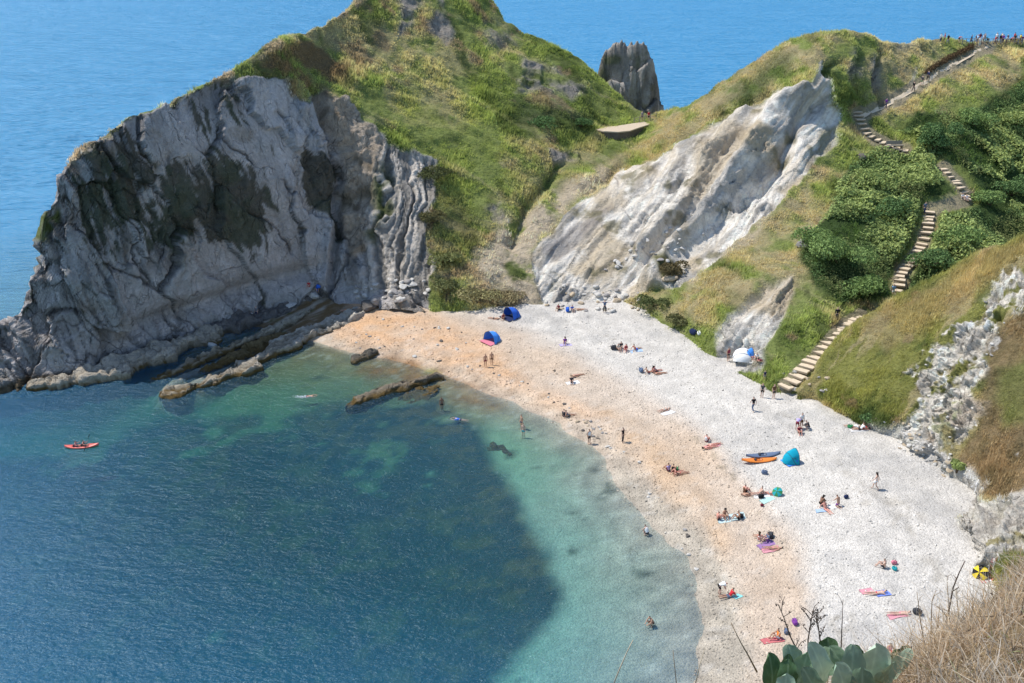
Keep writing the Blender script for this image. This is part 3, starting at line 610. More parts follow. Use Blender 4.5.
    mXY = N.new('ShaderNodeMath'); mXY.operation = 'MULTIPLY'; L.new(mX.outputs[0], mXY.inputs[0]); L.new(mY.outputs[0], mXY.inputs[1])
    mS = N.new('ShaderNodeMath'); mS.operation = 'ADD'; L.new(m2.outputs[0], mS.inputs[0]); L.new(mXY.outputs[0], mS.inputs[1]); m2 = mS
    mb = N.new('ShaderNodeMixShader'); L.new(m2.outputs[0], mb.inputs[0]); L.new(tr.outputs[0], mb.inputs[1]); L.new(df.outputs[0], mb.inputs[2])
    fr = N.new('ShaderNodeFresnel'); fr.inputs['IOR'].default_value = 1.33; L.new(bp.outputs[0], fr.inputs['Normal'])
    fm = N.new('ShaderNodeMath'); fm.operation = 'MINIMUM'; fm.inputs[1].default_value = .50; fs = N.new('ShaderNodeMath'); fs.operation = 'MULTIPLY'; fs.inputs[1].default_value = .95; L.new(fr.outputs[0], fs.inputs[0]); L.new(fs.outputs[0], fm.inputs[0])
    ms = N.new('ShaderNodeMixShader'); L.new(fm.outputs[0], ms.inputs[0]); L.new(mb.outputs[0], ms.inputs[1]); L.new(gl.outputs[0], ms.inputs[2])
    L.new(ms.outputs[0], out.inputs['Surface'])
    va = N.new('ShaderNodeVolumeAbsorption'); va.inputs['Color'].default_value = (.20, .85, .82, 1); va.inputs['Density'].default_value = .36
    L.new(va.outputs[0], out.inputs['Volume']); return m
S = 28000
sea = mesh_np('sea', [(-S, -S, 0), (S, -S, 0), (S, S, 0), (-S, S, 0), (-S, -S, -7.5), (S, -S, -7.5), (S, S, -7.5), (-S, S, -7.5)],
              [(0, 1, 2, 3), (7, 6, 5, 4), (0, 4, 5, 1), (1, 5, 6, 2), (2, 6, 7, 3), (3, 7, 4, 0)], sea_material(), smooth=False)
tag(sea, 'clear turquoise and deep blue water filling the cove and reaching the horizon', 'sea', kind='structure')
# ------------------------------------------------------------------ finding the ground under a line of sight
def bvh_of(V, F): return BVHTree.FromPolygons([tuple(p) for p in np.asarray(V).reshape(-1, 3)], [tuple(f) for f in F])
def sub(Pg, st): return Pg[::st, ::st]
_h = sub(HP, 2); _s = sub(SP_, 2)
BV_HILL = bvh_of(_h, grid_faces(*_h.shape[:2])); BV_SPUR = bvh_of(_s, grid_faces(*_s.shape[:2]))
_b = np.stack([BX, BY, BZ], -1)[::2, ::2]; BV_BEACH = bvh_of(_b, grid_faces(*_b.shape[:2]))
def hit(u, v, trees=None):
    d = Vector([float(c) for c in rays(u, v)]).normalized(); best = None
    for t in trees or (BV_HILL, BV_SPUR, BV_BEACH):
        loc, nor, i, dist = t.ray_cast(Vector((0, 0, CAMZ)), d)
        if loc is not None and (best is None or dist < best[1]): best = (loc, dist, nor)
    return best[0] if best else None
def ground_z(x, y):
    z = -99
    for t in (BV_HILL, BV_SPUR, BV_BEACH):
        loc, nor, i, dist = t.ray_cast(Vector((x, y, 80)), Vector((0, 0, -1)))
        if loc is not None: z = max(z, loc.z)
    return z

# ------------------------------------------------------------------ grass tufts
def blade_material(name, trans=.25):
    m = bpy.data.materials.new(name); nt, N, L = nodes_of(m)
    out = N.new('ShaderNodeOutputMaterial'); at = N.new('ShaderNodeAttribute'); at.attribute_name = 'albedo'
    df = N.new('ShaderNodeBsdfDiffuse'); tl = N.new('ShaderNodeBsdfTranslucent'); ms = N.new('ShaderNodeMixShader'); ms.inputs[0].default_value = trans
    no = N.new('ShaderNodeTexNoise'); no.inputs['Scale'].default_value = 9; mr = N.new('ShaderNodeMapRange'); mr.inputs['To Min'].default_value = .8; mr.inputs['To Max'].default_value = 1.2
    L.new(no.outputs['Fac'], mr.inputs['Value'])
    sc_ = N.new('ShaderNodeVectorMath'); sc_.operation = 'SCALE'; L.new(at.outputs['Color'], sc_.inputs[0]); L.new(mr.outputs[0], sc_.inputs['Scale'])
    L.new(sc_.outputs[0], df.inputs[0]); L.new(sc_.outputs[0], tl.inputs[0])
    L.new(df.outputs[0], ms.inputs[1]); L.new(tl.outputs[0], ms.inputs[2]); L.new(ms.outputs[0], out.inputs[0]); return m
grass_mat = blade_material('grass_blades', .4); leaf_mat = blade_material('bush_leaves', .2)
def tufts(name, Pg, Cg, wt, count, hmin, hmax, blades=4, bw=.09, bright=1.35):
    A = Pg[:-1, :-1]; area = np.linalg.norm(np.cross(Pg[1:, :-1] - A, Pg[:-1, 1:] - A), axis=-1)
    pr = (np.minimum(area, 1.5) * np.clip(wt[:-1, :-1], 0, 1) ** 1.5).ravel(); pr /= pr.sum()
    idx = rng.choice(pr.size, count, p=pr); r, c = np.unravel_index(idx, A.shape[:2])
    fu, fv = rng.random(count)[:, None], rng.random(count)[:, None]
    base = A[r, c] + (Pg[r + 1, c] - A[r, c]) * fv + (Pg[r, c + 1] - A[r, c]) * fu
    colr = Cg[r, c]
    patch = fbm(base[:, 0] * .25, base[:, 1] * .25, base[:, 2] * .25, 3, seed=300)
    h = (hmin + (hmax - hmin) * rng.random(count) ** 2.5) * np.clip(.75 + 2.2 * patch, .25, 2.2)
    V = []; Cc = []
    for b in range(blades):
        ang = rng.random(count) * 2 * np.pi; lean = .25 + .55 * rng.random(count)
        off = rng.normal(0, .12, (count, 2))
        bx = base + np.stack([off[:, 0], off[:, 1], np.full(count, -.06)], 1)
        side = np.stack([-np.sin(ang), np.cos(ang), 0 * ang], 1) * (bw * (.6 + .8 * rng.random(count)))[:, None]
        tip = bx + np.stack([np.cos(ang) * lean * h, np.sin(ang) * lean * h, h], 1)
        V.append(np.stack([bx - side, bx + side, tip], 1))
        k = (bright * (.75 + .5 * rng.random(count)))[:, None] * colr
        k = k * (1 + .25 * patch[:, None])
        Cc.append(np.stack([k, k, k * C3(1.12, 1.05, 1.0)], 1))
    V = np.concatenate(V).reshape(-1, 3); Cc = np.concatenate(Cc).reshape(-1, 3)
    o = mesh_np(name, V, np.arange(len(V)).reshape(-1, 3), grass_mat, albedo=Cc, smooth=False)
    return tag(o, None, 'grass', kind='stuff')
g_ = tufts('grass', HP[:nt_ + 6], HCOL[:nt_ + 6], (HGR * (1 - .6 * HBUSH))[:nt_ + 6] , 165000, .12, .55, bw=.055, bright=2.1)
g_['label'] = 'tussocky green and straw coloured grass covering the headland and hill'
g_ = tufts('grass', SP_[:nt2 + 4], SCOL[:nt2 + 4], SGR[:nt2 + 4], 90000, .08, .55, bw=.035, bright=2.0)
g_['label'] = 'rough grass covering the near slope beside the white rock face'

# ------------------------------------------------------------------ bushes and brambles
def leaf_cloud(cen, nor, size, colr, lift=.0):
    """one small bent leaf clump (two triangles) per point"""
    n = len(cen); d = rng.normal(0, 1, (n, 3)); d /= np.linalg.norm(d, axis=1, keepdims=True)
    nn = nor + .75 * d; nn /= np.linalg.norm(nn, axis=1, keepdims=True)
    t = np.cross(nn, rng.normal(0, 1, (n, 3))); t /= np.linalg.norm(t, axis=1, keepdims=True) + 1e-9
    b = np.cross(nn, t); s = (size * (.6 + .8 * rng.random(n)))[:, None]
    q = np.stack([cen - t * s, cen - b * s * .55 + nn * s * .2, cen + t * s, cen + b * s * .55 + nn * s * .2], 1)
    k = colr * (.7 + .7 * rng.random((n, 1)))
    return q.reshape(-1, 3), np.repeat(k, 4, 0)
def make_bush(name, label, u, v, w, h, colr, n, cat='bush', group=None, leaf=.16):
    base = hit(u, v)
    if base is None: return
    root = thing(name, label, cat, base, 0, group)
    lobes = [(Vector((random.uniform(-.55, .55) * w, random.uniform(-.45, .45) * w, random.uniform(.25, .7) * h)), random.uniform(.35, .6)) for _ in range(9)]
    cen, nor = [], []
    for k in range(int(n * 1.5)):
        c, r = random.choice(lobes)
        d = rng.normal(0, 1, 3); d /= np.linalg.norm(d); d[2] = abs(d[2]) * 1.0 - .25
        q = np.array(c) + d * np.array([w * r * .8, w * r * .8, h * r * .75]) * (.55 + .5 * random.random() ** .5)
        cen.append(q); nor.append(d)
    V, K = leaf_cloud(np.array(cen), np.array(nor), np.full(len(cen), leaf), np.array(colr))
    mesh_np('foliage', V, np.arange(len(V)).reshape(-1, 4), leaf_mat, root, albedo=K, smooth=False)
    bm = bmesh.new()
    for c, r in lobes[:5]:
        tube(bm, [Vector((0, 0, -.3)), c * .5 + Vector((0, 0, .0)), c], [.09, .06, .03], 5)
    bm_obj('stem', bm, bark, root)
    return root
def tube(bm, pts, rad, seg=6, cap=True):
    pts = [Vector(p) for p in pts]; rings = []
    for i, p in enumerate(pts):
        t = (pts[min(i + 1, len(pts) - 1)] - pts[max(i - 1, 0)]).normalized()
        a = t.orthogonal().normalized() if i == 0 else (a - t * a.dot(t)).normalized()
        b = t.cross(a); r = rad[i] if hasattr(rad, '__len__') else rad
        rings.append([bm.verts.new(p + (a * math.cos(2 * math.pi * k / seg) + b * math.sin(2 * math.pi * k / seg)) * r) for k in range(seg)])
    for r0, r1 in zip(rings[:-1], rings[1:]):
        for k in range(seg): bm.faces.new((r0[k], r0[(k + 1) % seg], r1[(k + 1) % seg], r1[k]))
    if cap:
        bm.faces.new(list(reversed(rings[0]))); bm.faces.new(rings[-1])
def box(bm, c, s, rot=None, bev=0):
    r = bmesh.ops.create_cube(bm, size=1, matrix=Matrix.Translation(c) @ (rot.to_4x4() if rot else Matrix.Identity(4)) @ Matrix.Diagonal((*s, 1)))
    if bev: bmesh.ops.bevel(bm, geom=list({e for v in r['verts'] for e in v.link_edges}), offset=bev, segments=2, affect='EDGES')
def bm_obj(name, bm, mat, parent=None, smooth=True):
    me = bpy.data.meshes.new(name); bmesh.ops.recalc_face_normals(bm, faces=bm.faces); bm.to_mesh(me); bm.free()
    for p in me.polygons: p.use_smooth = smooth
    if mat: me.materials.append(mat)
    o = bpy.data.objects.new(name, me); COL.objects.link(o)
    if parent: o.parent = parent
    return o
bark = paint('bark', (.10, .075, .05), .95, .1)
DK, MD, LT = (.125, .20, .075), (.21, .295, .10), (.32, .38, .13)
for a in [('bush', 'big dark green rounded tree-like bush right of the wooden platform on the stairs', 935, 150, 3.6, 5.0, DK, 2600),
          ('bush', 'dark oval bush at the bend of the stairs, left of the walker in grey', 884, 214, 4.2, 2.6, DK, 1500),
          ('bush', 'broad green bush below the oval dark bush, on the left of the steps', 838, 262, 4.6, 3.4, MD, 2400),
          ('bush', 'green bush in the thicket just above the lowest flight of steps', 858, 296, 3.4, 2.6, MD, 1500),
          ('bush', 'pale green bush at the top left edge of the thicket', 868, 186, 3.6, 2.4, LT, 1300),
          ('bush', 'green bush left of the steps under the hidden bend of the stairway', 915, 186, 3.6, 2.4, LT, 1300),
          ('bush', 'mid green bush at the left edge of the thicket above the lower white slab', 814, 250, 3.2, 2.8, MD, 1300),
          ('bush', 'green bush behind the dark tree-like bush, higher up the slope', 975, 125, 3.6, 3.0, MD, 1500),
          ('bush', 'bright green bush at the right edge below the ridge', 1015, 125, 3.6, 2.6, LT, 1300),
          ('bush', 'dark green bush on the right edge above the dry grass slope', 1010, 195, 4.0, 3.0, DK, 1700),
          ('bush', 'green bush to the right of the two sitting walkers on the stairs', 990, 205, 3.6, 2.4, MD, 1300),
          ('bush', 'dark bramble bush beside the lower end of the long flight of steps', 925, 268, 4.0, 2.4, DK, 1500),
          ('bush', 'bramble bush along the crest of the dry grass slope', 960, 243, 3.8, 2.2, MD, 1400),
          ('bush', 'dark round bush standing on the skyline of the headland', 548, 44, 3.4, 2.2, (.06, .07, .03), 1100),
          ('bush', 'low dark green bush under the small outcrop on the headland', 545, 128, 3.6, 1.8, DK, 1200),
          ('bush', 'low dark bush beside the outcrop bush on the headland, nearer the wooden landing', 580, 126, 2.6, 1.5, DK, 800),
          ('bush', 'dark scrubby bush at the top right corner of the folded cliff', 437, 178, 3.2, 1.8, (.12, .13, .055), 900),
          ('bush', 'brownish bush halfway down the right edge of the folded cliff', 434, 222, 2.6, 1.8, (.15, .14, .065), 800),
          ('bush', 'green bush low on the right edge of the folded cliff', 446, 262, 3.0, 1.6, (.24, .25, .10), 1000),
          ('bush', 'dull green bush at the bottom right corner of the folded cliff, above the shingle', 447, 290, 2.4, 1.6, (.20, .21, .09), 900),
          ('bush', 'low straw coloured bush at the foot of the headland left of the blue dome tent', 478, 297, 3.6, 1.2, (.32, .29, .14), 1000),
          ('bush', 'low brown bush at the foot of the headland just behind the blue dome tent', 508, 300, 2.8, 1.1, (.34, .28, .15), 800),
          ('bush', 'brown scrubby bush growing low on the white cliff', 672, 276, 2.6, 1.8, (.16, .13, .065), 800),
          ('bush', 'dark green bush at the beach edge below the brown scrubby bush', 655, 306, 2.8, 1.4, (.13, .15, .06), 800),
          ('bush', 'rounded olive bush at the beach edge left of the heap of bags', 684, 326, 2.4, 1.4, (.17, .17, .075), 700),
          ('bush', 'small bright green bush at the foot of the brown slope by the beach', 957, 470, .8, 1.0, LT, 500),
          ('bush', 'dark green shrub at the foot of the grass slope beside the sunbathers on the right', 868, 422, 1.2, 1.0, DK, 600)]:
    make_bush(*a)
# the bramble thicket between them
def thicket(Pg, Cg, wt, count, label, size=.16):
    A = Pg[:-1, :-1]; area = np.linalg.norm(np.cross(Pg[1:, :-1] - A, Pg[:-1, 1:] - A), axis=-1)
    hole = fbm(A[..., 0] * .16, A[..., 1] * .16, A[..., 2] * .16, 4, seed=312)
    pr = (np.minimum(area, 2) * np.clip(wt[:-1, :-1], 0, 1) ** 2 * sstep(-.42, -.18, hole)).ravel(); pr /= pr.sum()
    idx = rng.choice(pr.size, count, p=pr); r, c = np.unravel_index(idx, A.shape[:2])
    base = A[r, c] + (Pg[r + 1, c] - A[r, c]) * rng.random((count, 1)) + (Pg[r, c + 1] - A[r, c]) * rng.random((count, 1))
    lump = fbm(base[:, 0] * .35, base[:, 1] * .35, base[:, 2] * .35, 4, seed=310)
    hue = fbm(base[:, 0] * .12, base[:, 1] * .12, base[:, 2] * .12, 3, seed=311)
    base = base + np.stack([0 * lump, 0 * lump, (rng.random(count) ** .7) * (.35 + 1.7 * np.clip(lump + .25, 0, 1))], 1)
    colr = lerp(np.array(DK), np.array(LT), np.clip(.5 + 1.6 * hue + .35 * lump, 0, 1)[:, None])
    colr = lerp(colr, C3(.16, .15, .06), (sstep(.15, .4, lump - hue) * .6)[:, None])
    V, K = leaf_cloud(base, np.tile([0, -.25, .8], (count, 1)), size * (.6 + .9 * sstep(-.3, .3, hue)), colr)
    o = mesh_np('undergrowth', V, np.arange(len(V)).reshape(-1, 4), leaf_mat, albedo=K, smooth=False)
    return tag(o, label, 'undergrowth', kind='stuff')
thicket(HP[:nt_], HCOL[:nt_], HBUSH[:nt_], 85000, 'dense green bramble thicket filling the gully round the stairs')
# ------------------------------------------------------------------ rocks
rock_mat = col_material('weathered_rock', bump=.25, scales=(.9, 4.0), contrast=.45, cracks=.6)
def rock_ledge(label, pts, width, height, colr, seed, top=None, weedy=.4):
    """a long tilted ledge of rock along image points (u, v, z of its middle)"""
    W = np.array([at_z(u, v, z) for u, v, z in pts]); org = W.mean(0); org[2] = 0
    seg = np.r_[0, np.cumsum(np.linalg.norm(np.diff(W[:, :2], axis=0), axis=1))]
    ns = max(24, int(seg[-1] / .22)); s = np.linspace(0, seg[-1], ns)
    C = np.stack([np.interp(s, seg, W[:, k]) for k in range(3)], 1)
    T = np.gradient(C[:, :2], axis=0); T /= np.linalg.norm(T, axis=1, keepdims=True); Nn = np.stack([-T[:, 1], T[:, 0]], 1)
    nc = 30; th = np.linspace(0, np.pi, nc)
    end = np.clip(np.minimum(s, seg[-1] - s) / (width * 1.1), 0, 1) ** .5
    wv_ = width * (.85 + .9 * fbm(s * .45, s * 0, oct=4, seed=seed)) * (.15 + .85 * end)
    c_, e_, _, _ = cells(s * .45, s * 0 + .5, seed + 9)
    hv_ = height * np.clip(.75 + .3 * c_ + .5 * fbm(s * .5, s * 0 + 5, oct=4, seed=seed + 1) - .25 * sstep(.15, .0, e_), .05, 2) * (.1 + .9 * end)
    ca, sa = np.cos(th), np.sin(th) ** .45
    off = wv_[:, None] * np.sign(ca) * np.abs(ca) ** .6 * (1 + .35 * fbm(s[:, None] * .9 + 0 * ca, np.sign(ca)[None] * 3 + 0 * s[:, None], oct=4, seed=seed + 7))
    zz = C[:, 2:3] - .9 + (hv_[:, None] + .9) * sa ** .7 + off * .10
    X = C[:, 0:1] + Nn[:, 0:1] * off; Y = C[:, 1:2] + Nn[:, 1:2] * off
    along = np.broadcast_to(s[:, None], X.shape)
    strat = fbm(along * .16, off * 3.2, oct=4, seed=seed + 2, gain=.65)
    cc_, ce_, _, _ = cells(along * .55, off * 1.3, seed + 8)
    zz = zz + .42 * strat * sa + height * (.22 * cc_ - .2 * sstep(.2, .0, ce_)) * sa + .34 * fbm(X * 1.3, Y * 1.3, zz * 1.3, 4, seed=seed + 3, ridged=True) * sa + .3 * fbm(X * .5, Y * .5, oct=3, seed=seed + 4, ridged=True) * sa
    X = X + .5 * fbm(X * .9, Y * .9, zz, 4, seed=seed + 5); Y = Y + .5 * fbm(X * .9, Y * .9, zz, 3, seed=seed + 6)
    k = np.array(colr) * (1 + .35 * strat[..., None])
    k = mixc(k, C3(.13, .085, .03), sstep(.55, .1, zz + .3 * strat) * weedy * 1.6)
    if top is not None: k = mixc(k, np.array(top), sstep(.6, 1.2, zz + .5 * strat))
    V = np.stack([X, Y, zz], -1) - org
    o = mesh_np('rock_ledge', V.reshape(-1, 3), grid_faces(ns, nc), rock_mat, albedo=k.reshape(-1, 3), rock=np.ones(k.shape[:2])); o.location = org
    return tag(o, label, 'rock ledge')
rock_ledge('pale tan ledge along the water at the foot of the big grey cliff', [(26,387,.4),(62,380,.6),(105,371,.7),(150,355,.8),(185,343,.7),(222,330,.6)], 2.0, .7, (.36, .31, .235), 401, (.44, .39, .31), .8)
rock_ledge('dark low ledge in the shadow under the big grey cliff', [(205,336,.3),(245,322,.5),(285,308,.6),(312,296,.9)], 1.6, .8, (.17, .155, .14), 411)
rock_ledge('long thin rock ledge in the water, the one nearer the cliff', [(150,380,.0),(182,369,.1),(215,354,.25),(256,338,.4),(290,322,.6),(312,309,.8)], .65, .35, (.30, .255, .18), 421, (.40, .36, .28), .9)
rock_ledge('long brown and grey rock ledge facing the open water, ending by the boulders', [(160,397,.0),(188,390,.1),(215,380,.2),(245,370,.3),(273,350,.4),(300,336,.5),(325,326,.7),(356,315,.9),(372,306,1.2)], 1.35, .34, (.34, .29, .215), 431, (.46, .42, .35), .9)
rock_ledge('flat weedy ledge between the two long rock ledges', [(200,374,-.15),(235,358,0),(262,345,.1),(290,335,.3)], 1.9, .35, (.17, .125, .06), 441, None, .9)
rock_ledge('dark weedy reef standing alone in the shallows off the orange shingle', [(346,406,-.1),(365,398,.05),(383,391,.15),(410,384,.3),(442,375,.3)], .9, .13, (.20, .165, .12), 451, None, .9)
rock_ledge('short dark rock at the water edge above the lone reef', [(350,362,.1),(362,358,.25),(377,352,.25)], .45, .4, (.16, .14, .11), 461, None, .5)
rock_ledge('smooth grey rock ledge at the foot of the folded cliff', [(384,299,1.7),(402,293,2.2),(420,284,2.9),(428,278,3.3)], .9, 1.2, (.36, .35, .33), 471, None, 0)
rock_ledge('sunken weed-covered reef beside the lone reef', [(398,405,-.75),(420,398,-.6),(440,390,-.5)], 1.6, .3, (.13, .10, .05), 481, None, .5)
rock_ledge('small drowned reef at the dark edge of the weed bed', [(486,452,-1.2),(500,450,-1.1),(512,462,-1.1)], 1.0, .4, (.06, .06, .05), 491, None, .3)

def stone_mesh(seed, flat=.7, n=3):
    bm = bmesh.new(); bmesh.ops.create_icosphere(bm, subdivisions=n, radius=1); r = random.Random(seed)
    planes = [(Vector((r.gauss(0, 1), r.gauss(0, 1), r.gauss(0, 1))).normalized(), r.uniform(.55, .9)) for _ in range(9)]
    for v in bm.verts:
        for p, d in planes:
            e = v.co.dot(p) - d
            if e > 0: v.co -= p * e * .9
        q = v.co * 2.5; k = 1 + .10 * float(vnoise(q.x, q.y, q.z, seed)) + .06 * float(vnoise(q.x * 3, q.y * 3, q.z * 3, seed))
        v.co *= k; v.co.z *= flat
    me = bpy.data.meshes.new('stone'); bm.to_mesh(me); bm.free()
    for p in me.polygons: p.use_smooth = seed % 3 == 0
    return me
stones = [stone_mesh(s, .55 + .1 * (s % 4)) for s in range(9)]
smats = [paint('pale_stone', (.50, .475, .43), .95, .1, .35, 3), paint('grey_stone', (.30, .28, .26), .95, .1, .4, 3), paint('dark_stone', (.13, .115, .10), .95, .1, .4, 3), paint('tan_stone', (.42, .34, .24), .95, .1, .35, 3)]
for me in stones: me.materials.append(smats[0])
def stone(name, label, cat, u, v, size, mi, group=None, sink=.15):
    p = hit(u, v)
    if p is None: return
    me = random.choice(stones); o = bpy.data.objects.new(name, me); COL.objects.link(o)
    o.location = p + Vector((0, 0, size * (.5 - sink - .25))); o.rotation_euler = (random.uniform(-.3, .3), random.uniform(-.3, .3), random.uniform(0, 6.28))
    o.scale = (size * .5 * random.uniform(.9, 1.5), size * .5, size * .5 * random.uniform(.8, 1.1))
    o.material_slots[0].link = 'OBJECT'; o.material_slots[0].material = smats[mi]
    return tag(o, label, cat, group)
for lab, u, v, s, mi in [('large dark grey boulder at the end of the long ledge on the shingle', 367, 309, 2.6, 2), ('grey boulder leaning against the large dark boulder', 376, 302, 2.0, 1),
        ('dark low boulder just left of the large dark boulder', 357, 313, 1.5, 2), ('pale rounded boulder lying on the weedy ledge below the cliff', 289, 307, 1.8, 0),
        ('white boulder on the shingle beside the blue bag at the cliff foot', 314, 297, 1.5, 0), ('flat white block on the ledge at the foot of the big cliff', 212, 346, 1.5, 0),
        ('brown boulder in the grass left of the lower white slab', 669, 279, 1.7, 3), ('grey block perched on the grass above the lower white slab', 803, 246, 1.6, 1),
        ('dark block standing on the grass slope left of the upper thicket', 862, 158, 1.8, 2)]:
    stone('boulder', lab, 'boulder', u, v, s, mi)
def scatter(box_, n, smin, smax, mis, label, group, name='rock', poly=None):
    k = 0
    while k < n:
        u, v = random.uniform(box_[0], box_[2]), random.uniform(box_[1], box_[3])
        if poly is not None and poly_sdf(poly, np.array([u]), np.array([v]))[0] < 0: continue
        stone(name, label, 'rock', u, v, random.uniform(smin, smax) * random.uniform(.6, 1), random.choice(mis), group); k += 1
scatter((346, 276, 430, 312), 46, .5, 1.5, (0, 0, 1), 'pale fallen rock among the rubble at the foot of the folded cliff', 'rubble below the folded cliff', poly=[(350,285),(390,278),(425,280),(430,295),(395,302),(360,300)])
scatter((545, 285, 640, 312), 40, .3, 1.1, (0, 0, 3, 1), 'pale fallen stone at the foot of the big white cliff', 'stones below the white cliff')
scatter((560, 225, 720, 290), 26, .4, 1.2, (0, 1, 0), 'loose chalky block lying on the white cliff face', 'loose blocks on the white cliff', poly=[(560,285),(600,250),(680,225),(720,228),(660,270)])
scatter((340, 315, 480, 372), 30, .25, .6, (1, 2, 0), 'small stone lying on the orange shingle near the water', 'stones on the orange shingle', poly=[(345,345),(380,318),(480,330),(480,372),(420,362)])
scatter((480, 330, 700, 640), 34, .2, .5, (0, 0, 2, 1), 'small stone lying on the beach along the waterline', 'stones along the waterline', poly=[(490,372),(560,405),(620,460),(680,545),(712,640),(735,640),(690,530),(630,450),(560,395),(490,362)])
scatter((850, 410, 980, 500), 60, .2, .65, (0, 0, 3), 'pale stone in the fan of rubble under the white rock face on the right', 'rubble fan on the right', poly=[(872,418),(905,418),(960,462),(975,475),(950,482),(900,450)])
scatter((900, 300, 1024, 470), 26, .2, .6, (0, 0, 1), 'white block sticking out of the broken rock face on the near slope', 'blocks in the broken rock face', poly=[(1010,280),(960,325),(915,375),(905,450),(960,440),(985,380),(1010,310)])
scatter((780, 370, 830, 396), 14, .3, .8, (0, 3, 1), 'pale stone at the foot of the lowest flight of steps', 'stones at the foot of the steps')
scatter((560, 395, 625, 440), 14, .3, .6, (1, 2, 3), 'weedy stone at the bend of the waterline', 'weedy stones at the waterline', poly=[(568,420),(585,415),(605,428),(612,448),(596,446)])

# ------------------------------------------------------------------ the stack behind the saddle
def rock_stack():
    # outline in the photograph, at its own distance behind the landing; a full fin of rock with thickness
    prof = [(598,118,604),(600,100,634),(602,85,640),(604,72,646),(607,62,650),(612,52,653),(617,47,655),(622,46,655)]
    y0 = 188.0; ns, nc = 110, 150
    V = at_y(np.array([576.,664.]), np.array([118.,118.]), y0); xL, xR = V[0, 0], V[1, 0]
    top = [(575,110),(585,98),(594,90),(597,78),(600,64),(605,52),(613,47),(620,45),(626,50),(631,46),(638,41),(646,44),(651,56),(656,76),(660,98),(664,118)]
    tu = np.linspace(576, 663, nc); tz = at_y(tu, np.interp(tu, *np.array(top).T) + 3.0 * fbm(tu * .35, tu * 0, oct=4, seed=512), y0)
    zt = tz[:, 2]; xs = tz[:, 0]; zb = -3.0
    rows = []
    for side in (-1, 1):
        t = np.linspace(0, 1, ns)[:, None]
        Zs = zb + (zt - zb) * (t if side < 0 else 1 - t)
        frac = (Zs - zb) / (zt - zb + 1e-6)
        th = (.25 + 6.0 * (1 - frac) ** .8) * np.sin(np.linspace(.12, np.pi - .12, nc)) ** .5
        Ys = y0 + side * th; Xs = np.broadcast_to(xs, Zs.shape)
        c_, e_, _x, y_ = cells(Xs * .38 + .1 * Zs, Zs * .13 - .05 * Xs, 509 + side)
        nzv = .8 * c_ + 1.2 * y_ - .5 * sstep(.15, .0, e_) + .8 * fbm(Xs * .3, Zs * .12, Ys * .2, 5, seed=501 + side, ridged=True) + .5 * fbm(Xs * .7, Zs * .5, Ys * .6, 4, seed=505)
        rows.append(np.stack([Xs + .25 * nzv, Ys + side * nzv * np.sin(np.pi * np.clip(frac, .05, .95)), Zs + .5 * nzv * frac], -1))
    G = np.concatenate(rows, 0); st = fbm(G[..., 0] * .5, G[..., 2] * .15, G[..., 1] * .3, 4, seed=507)
    g = fbm(G[..., 0] * .3, G[..., 2] * .3, G[..., 1] * .3, 4, seed=508)
    k = mixc(np.broadcast_to(C3(.40, .365, .32), G.shape).copy(), C3(.20, .18, .155), sstep(-.1, .5, st)); k = mixc(k, C3(.10, .11, .05), sstep(.2, .5, g) * .8)
    org = np.array([(xL + xR) / 2, y0, 0])
    o = mesh_np('rock_stack', (G - org).reshape(-1, 3), grid_faces(2 * ns, nc), rock_mat, albedo=k.reshape(-1, 3), rock=np.ones(k.shape[:2])); o.location = org
    tag(o, 'tall jagged grey fin of rock standing in the sea behind the saddle', 'sea stack')
rock_stack()

# ------------------------------------------------------------------ loose cobbles lying on the shingle
def cobbles(count):
    w = sstep(-1.5, .5, sd) * (sd < 62) * (.35 + 1.2 * np.exp(-((sd - 2.5) / 2.5) ** 2) + 1.0 * sstep(.05, .4, band) + .6 * np.exp(-((sd - 10 - 2 * b1) / 1.5) ** 2))
    w = w * (PU > 330) * (PU < 1010) * (PV > 280) * (PV < 700); pr = (w / w.sum()).ravel(); i = rng.choice(pr.size, count, p=pr)
    base = np.stack([BX.ravel()[i], BY.ravel()[i], BZ.ravel()[i]], 1) + rng.uniform(-.3, .3, (count, 3)) * [1, 1, 0]
    r = .04 + .09 * rng.random(count) ** 5 + .02 * rng.random(count); rad = np.stack([r * rng.uniform(.9, 1.6, count), r, r * rng.uniform(.5, .8, count)], 1)
    O = np.array([(1, 0, 0), (0, 1, 0), (-1, 0, 0), (0, -1, 0), (0, 0, 1), (0, 0, -.6)], float); a = rng.random(count) * 6.28
    v = (O[None] + rng.normal(0, .16, (count, 6, 3))) * rad[:, None]
    x = v[..., 0] * np.cos(a)[:, None] - v[..., 1] * np.sin(a)[:, None]; y = v[..., 0] * np.sin(a)[:, None] + v[..., 1] * np.cos(a)[:, None]
    V = np.stack([x, y, v[..., 2]], -1) + base[:, None] + np.array([0, 0, .01])
    F = np.array([(0, 1, 4), (1, 2, 4), (2, 3, 4), (3, 0, 4), (1, 0, 5), (2, 1, 5), (3, 2, 5), (0, 3, 5)])
    k = bc.reshape(-1, 3)[i] * rng.uniform(.82, 1.3, (count, 1)); k = np.where(rng.random((count, 1)) < .05, k * .5, k)
    o = mesh_np('pebbles', V.reshape(-1, 3), (np.arange(count)[:, None, None] * 6 + F[None]).reshape(-1, 3), grass_pebble, albedo=np.repeat(k, 6, 0), smooth=False)
    tag(o, 'loose pebbles and cobbles strewn over the shingle beach', 'pebbles', kind='stuff')
grass_pebble = col_material('pebble_stone', bump=.01, scales=(2, 9), contrast=.15)
cobbles(19000)
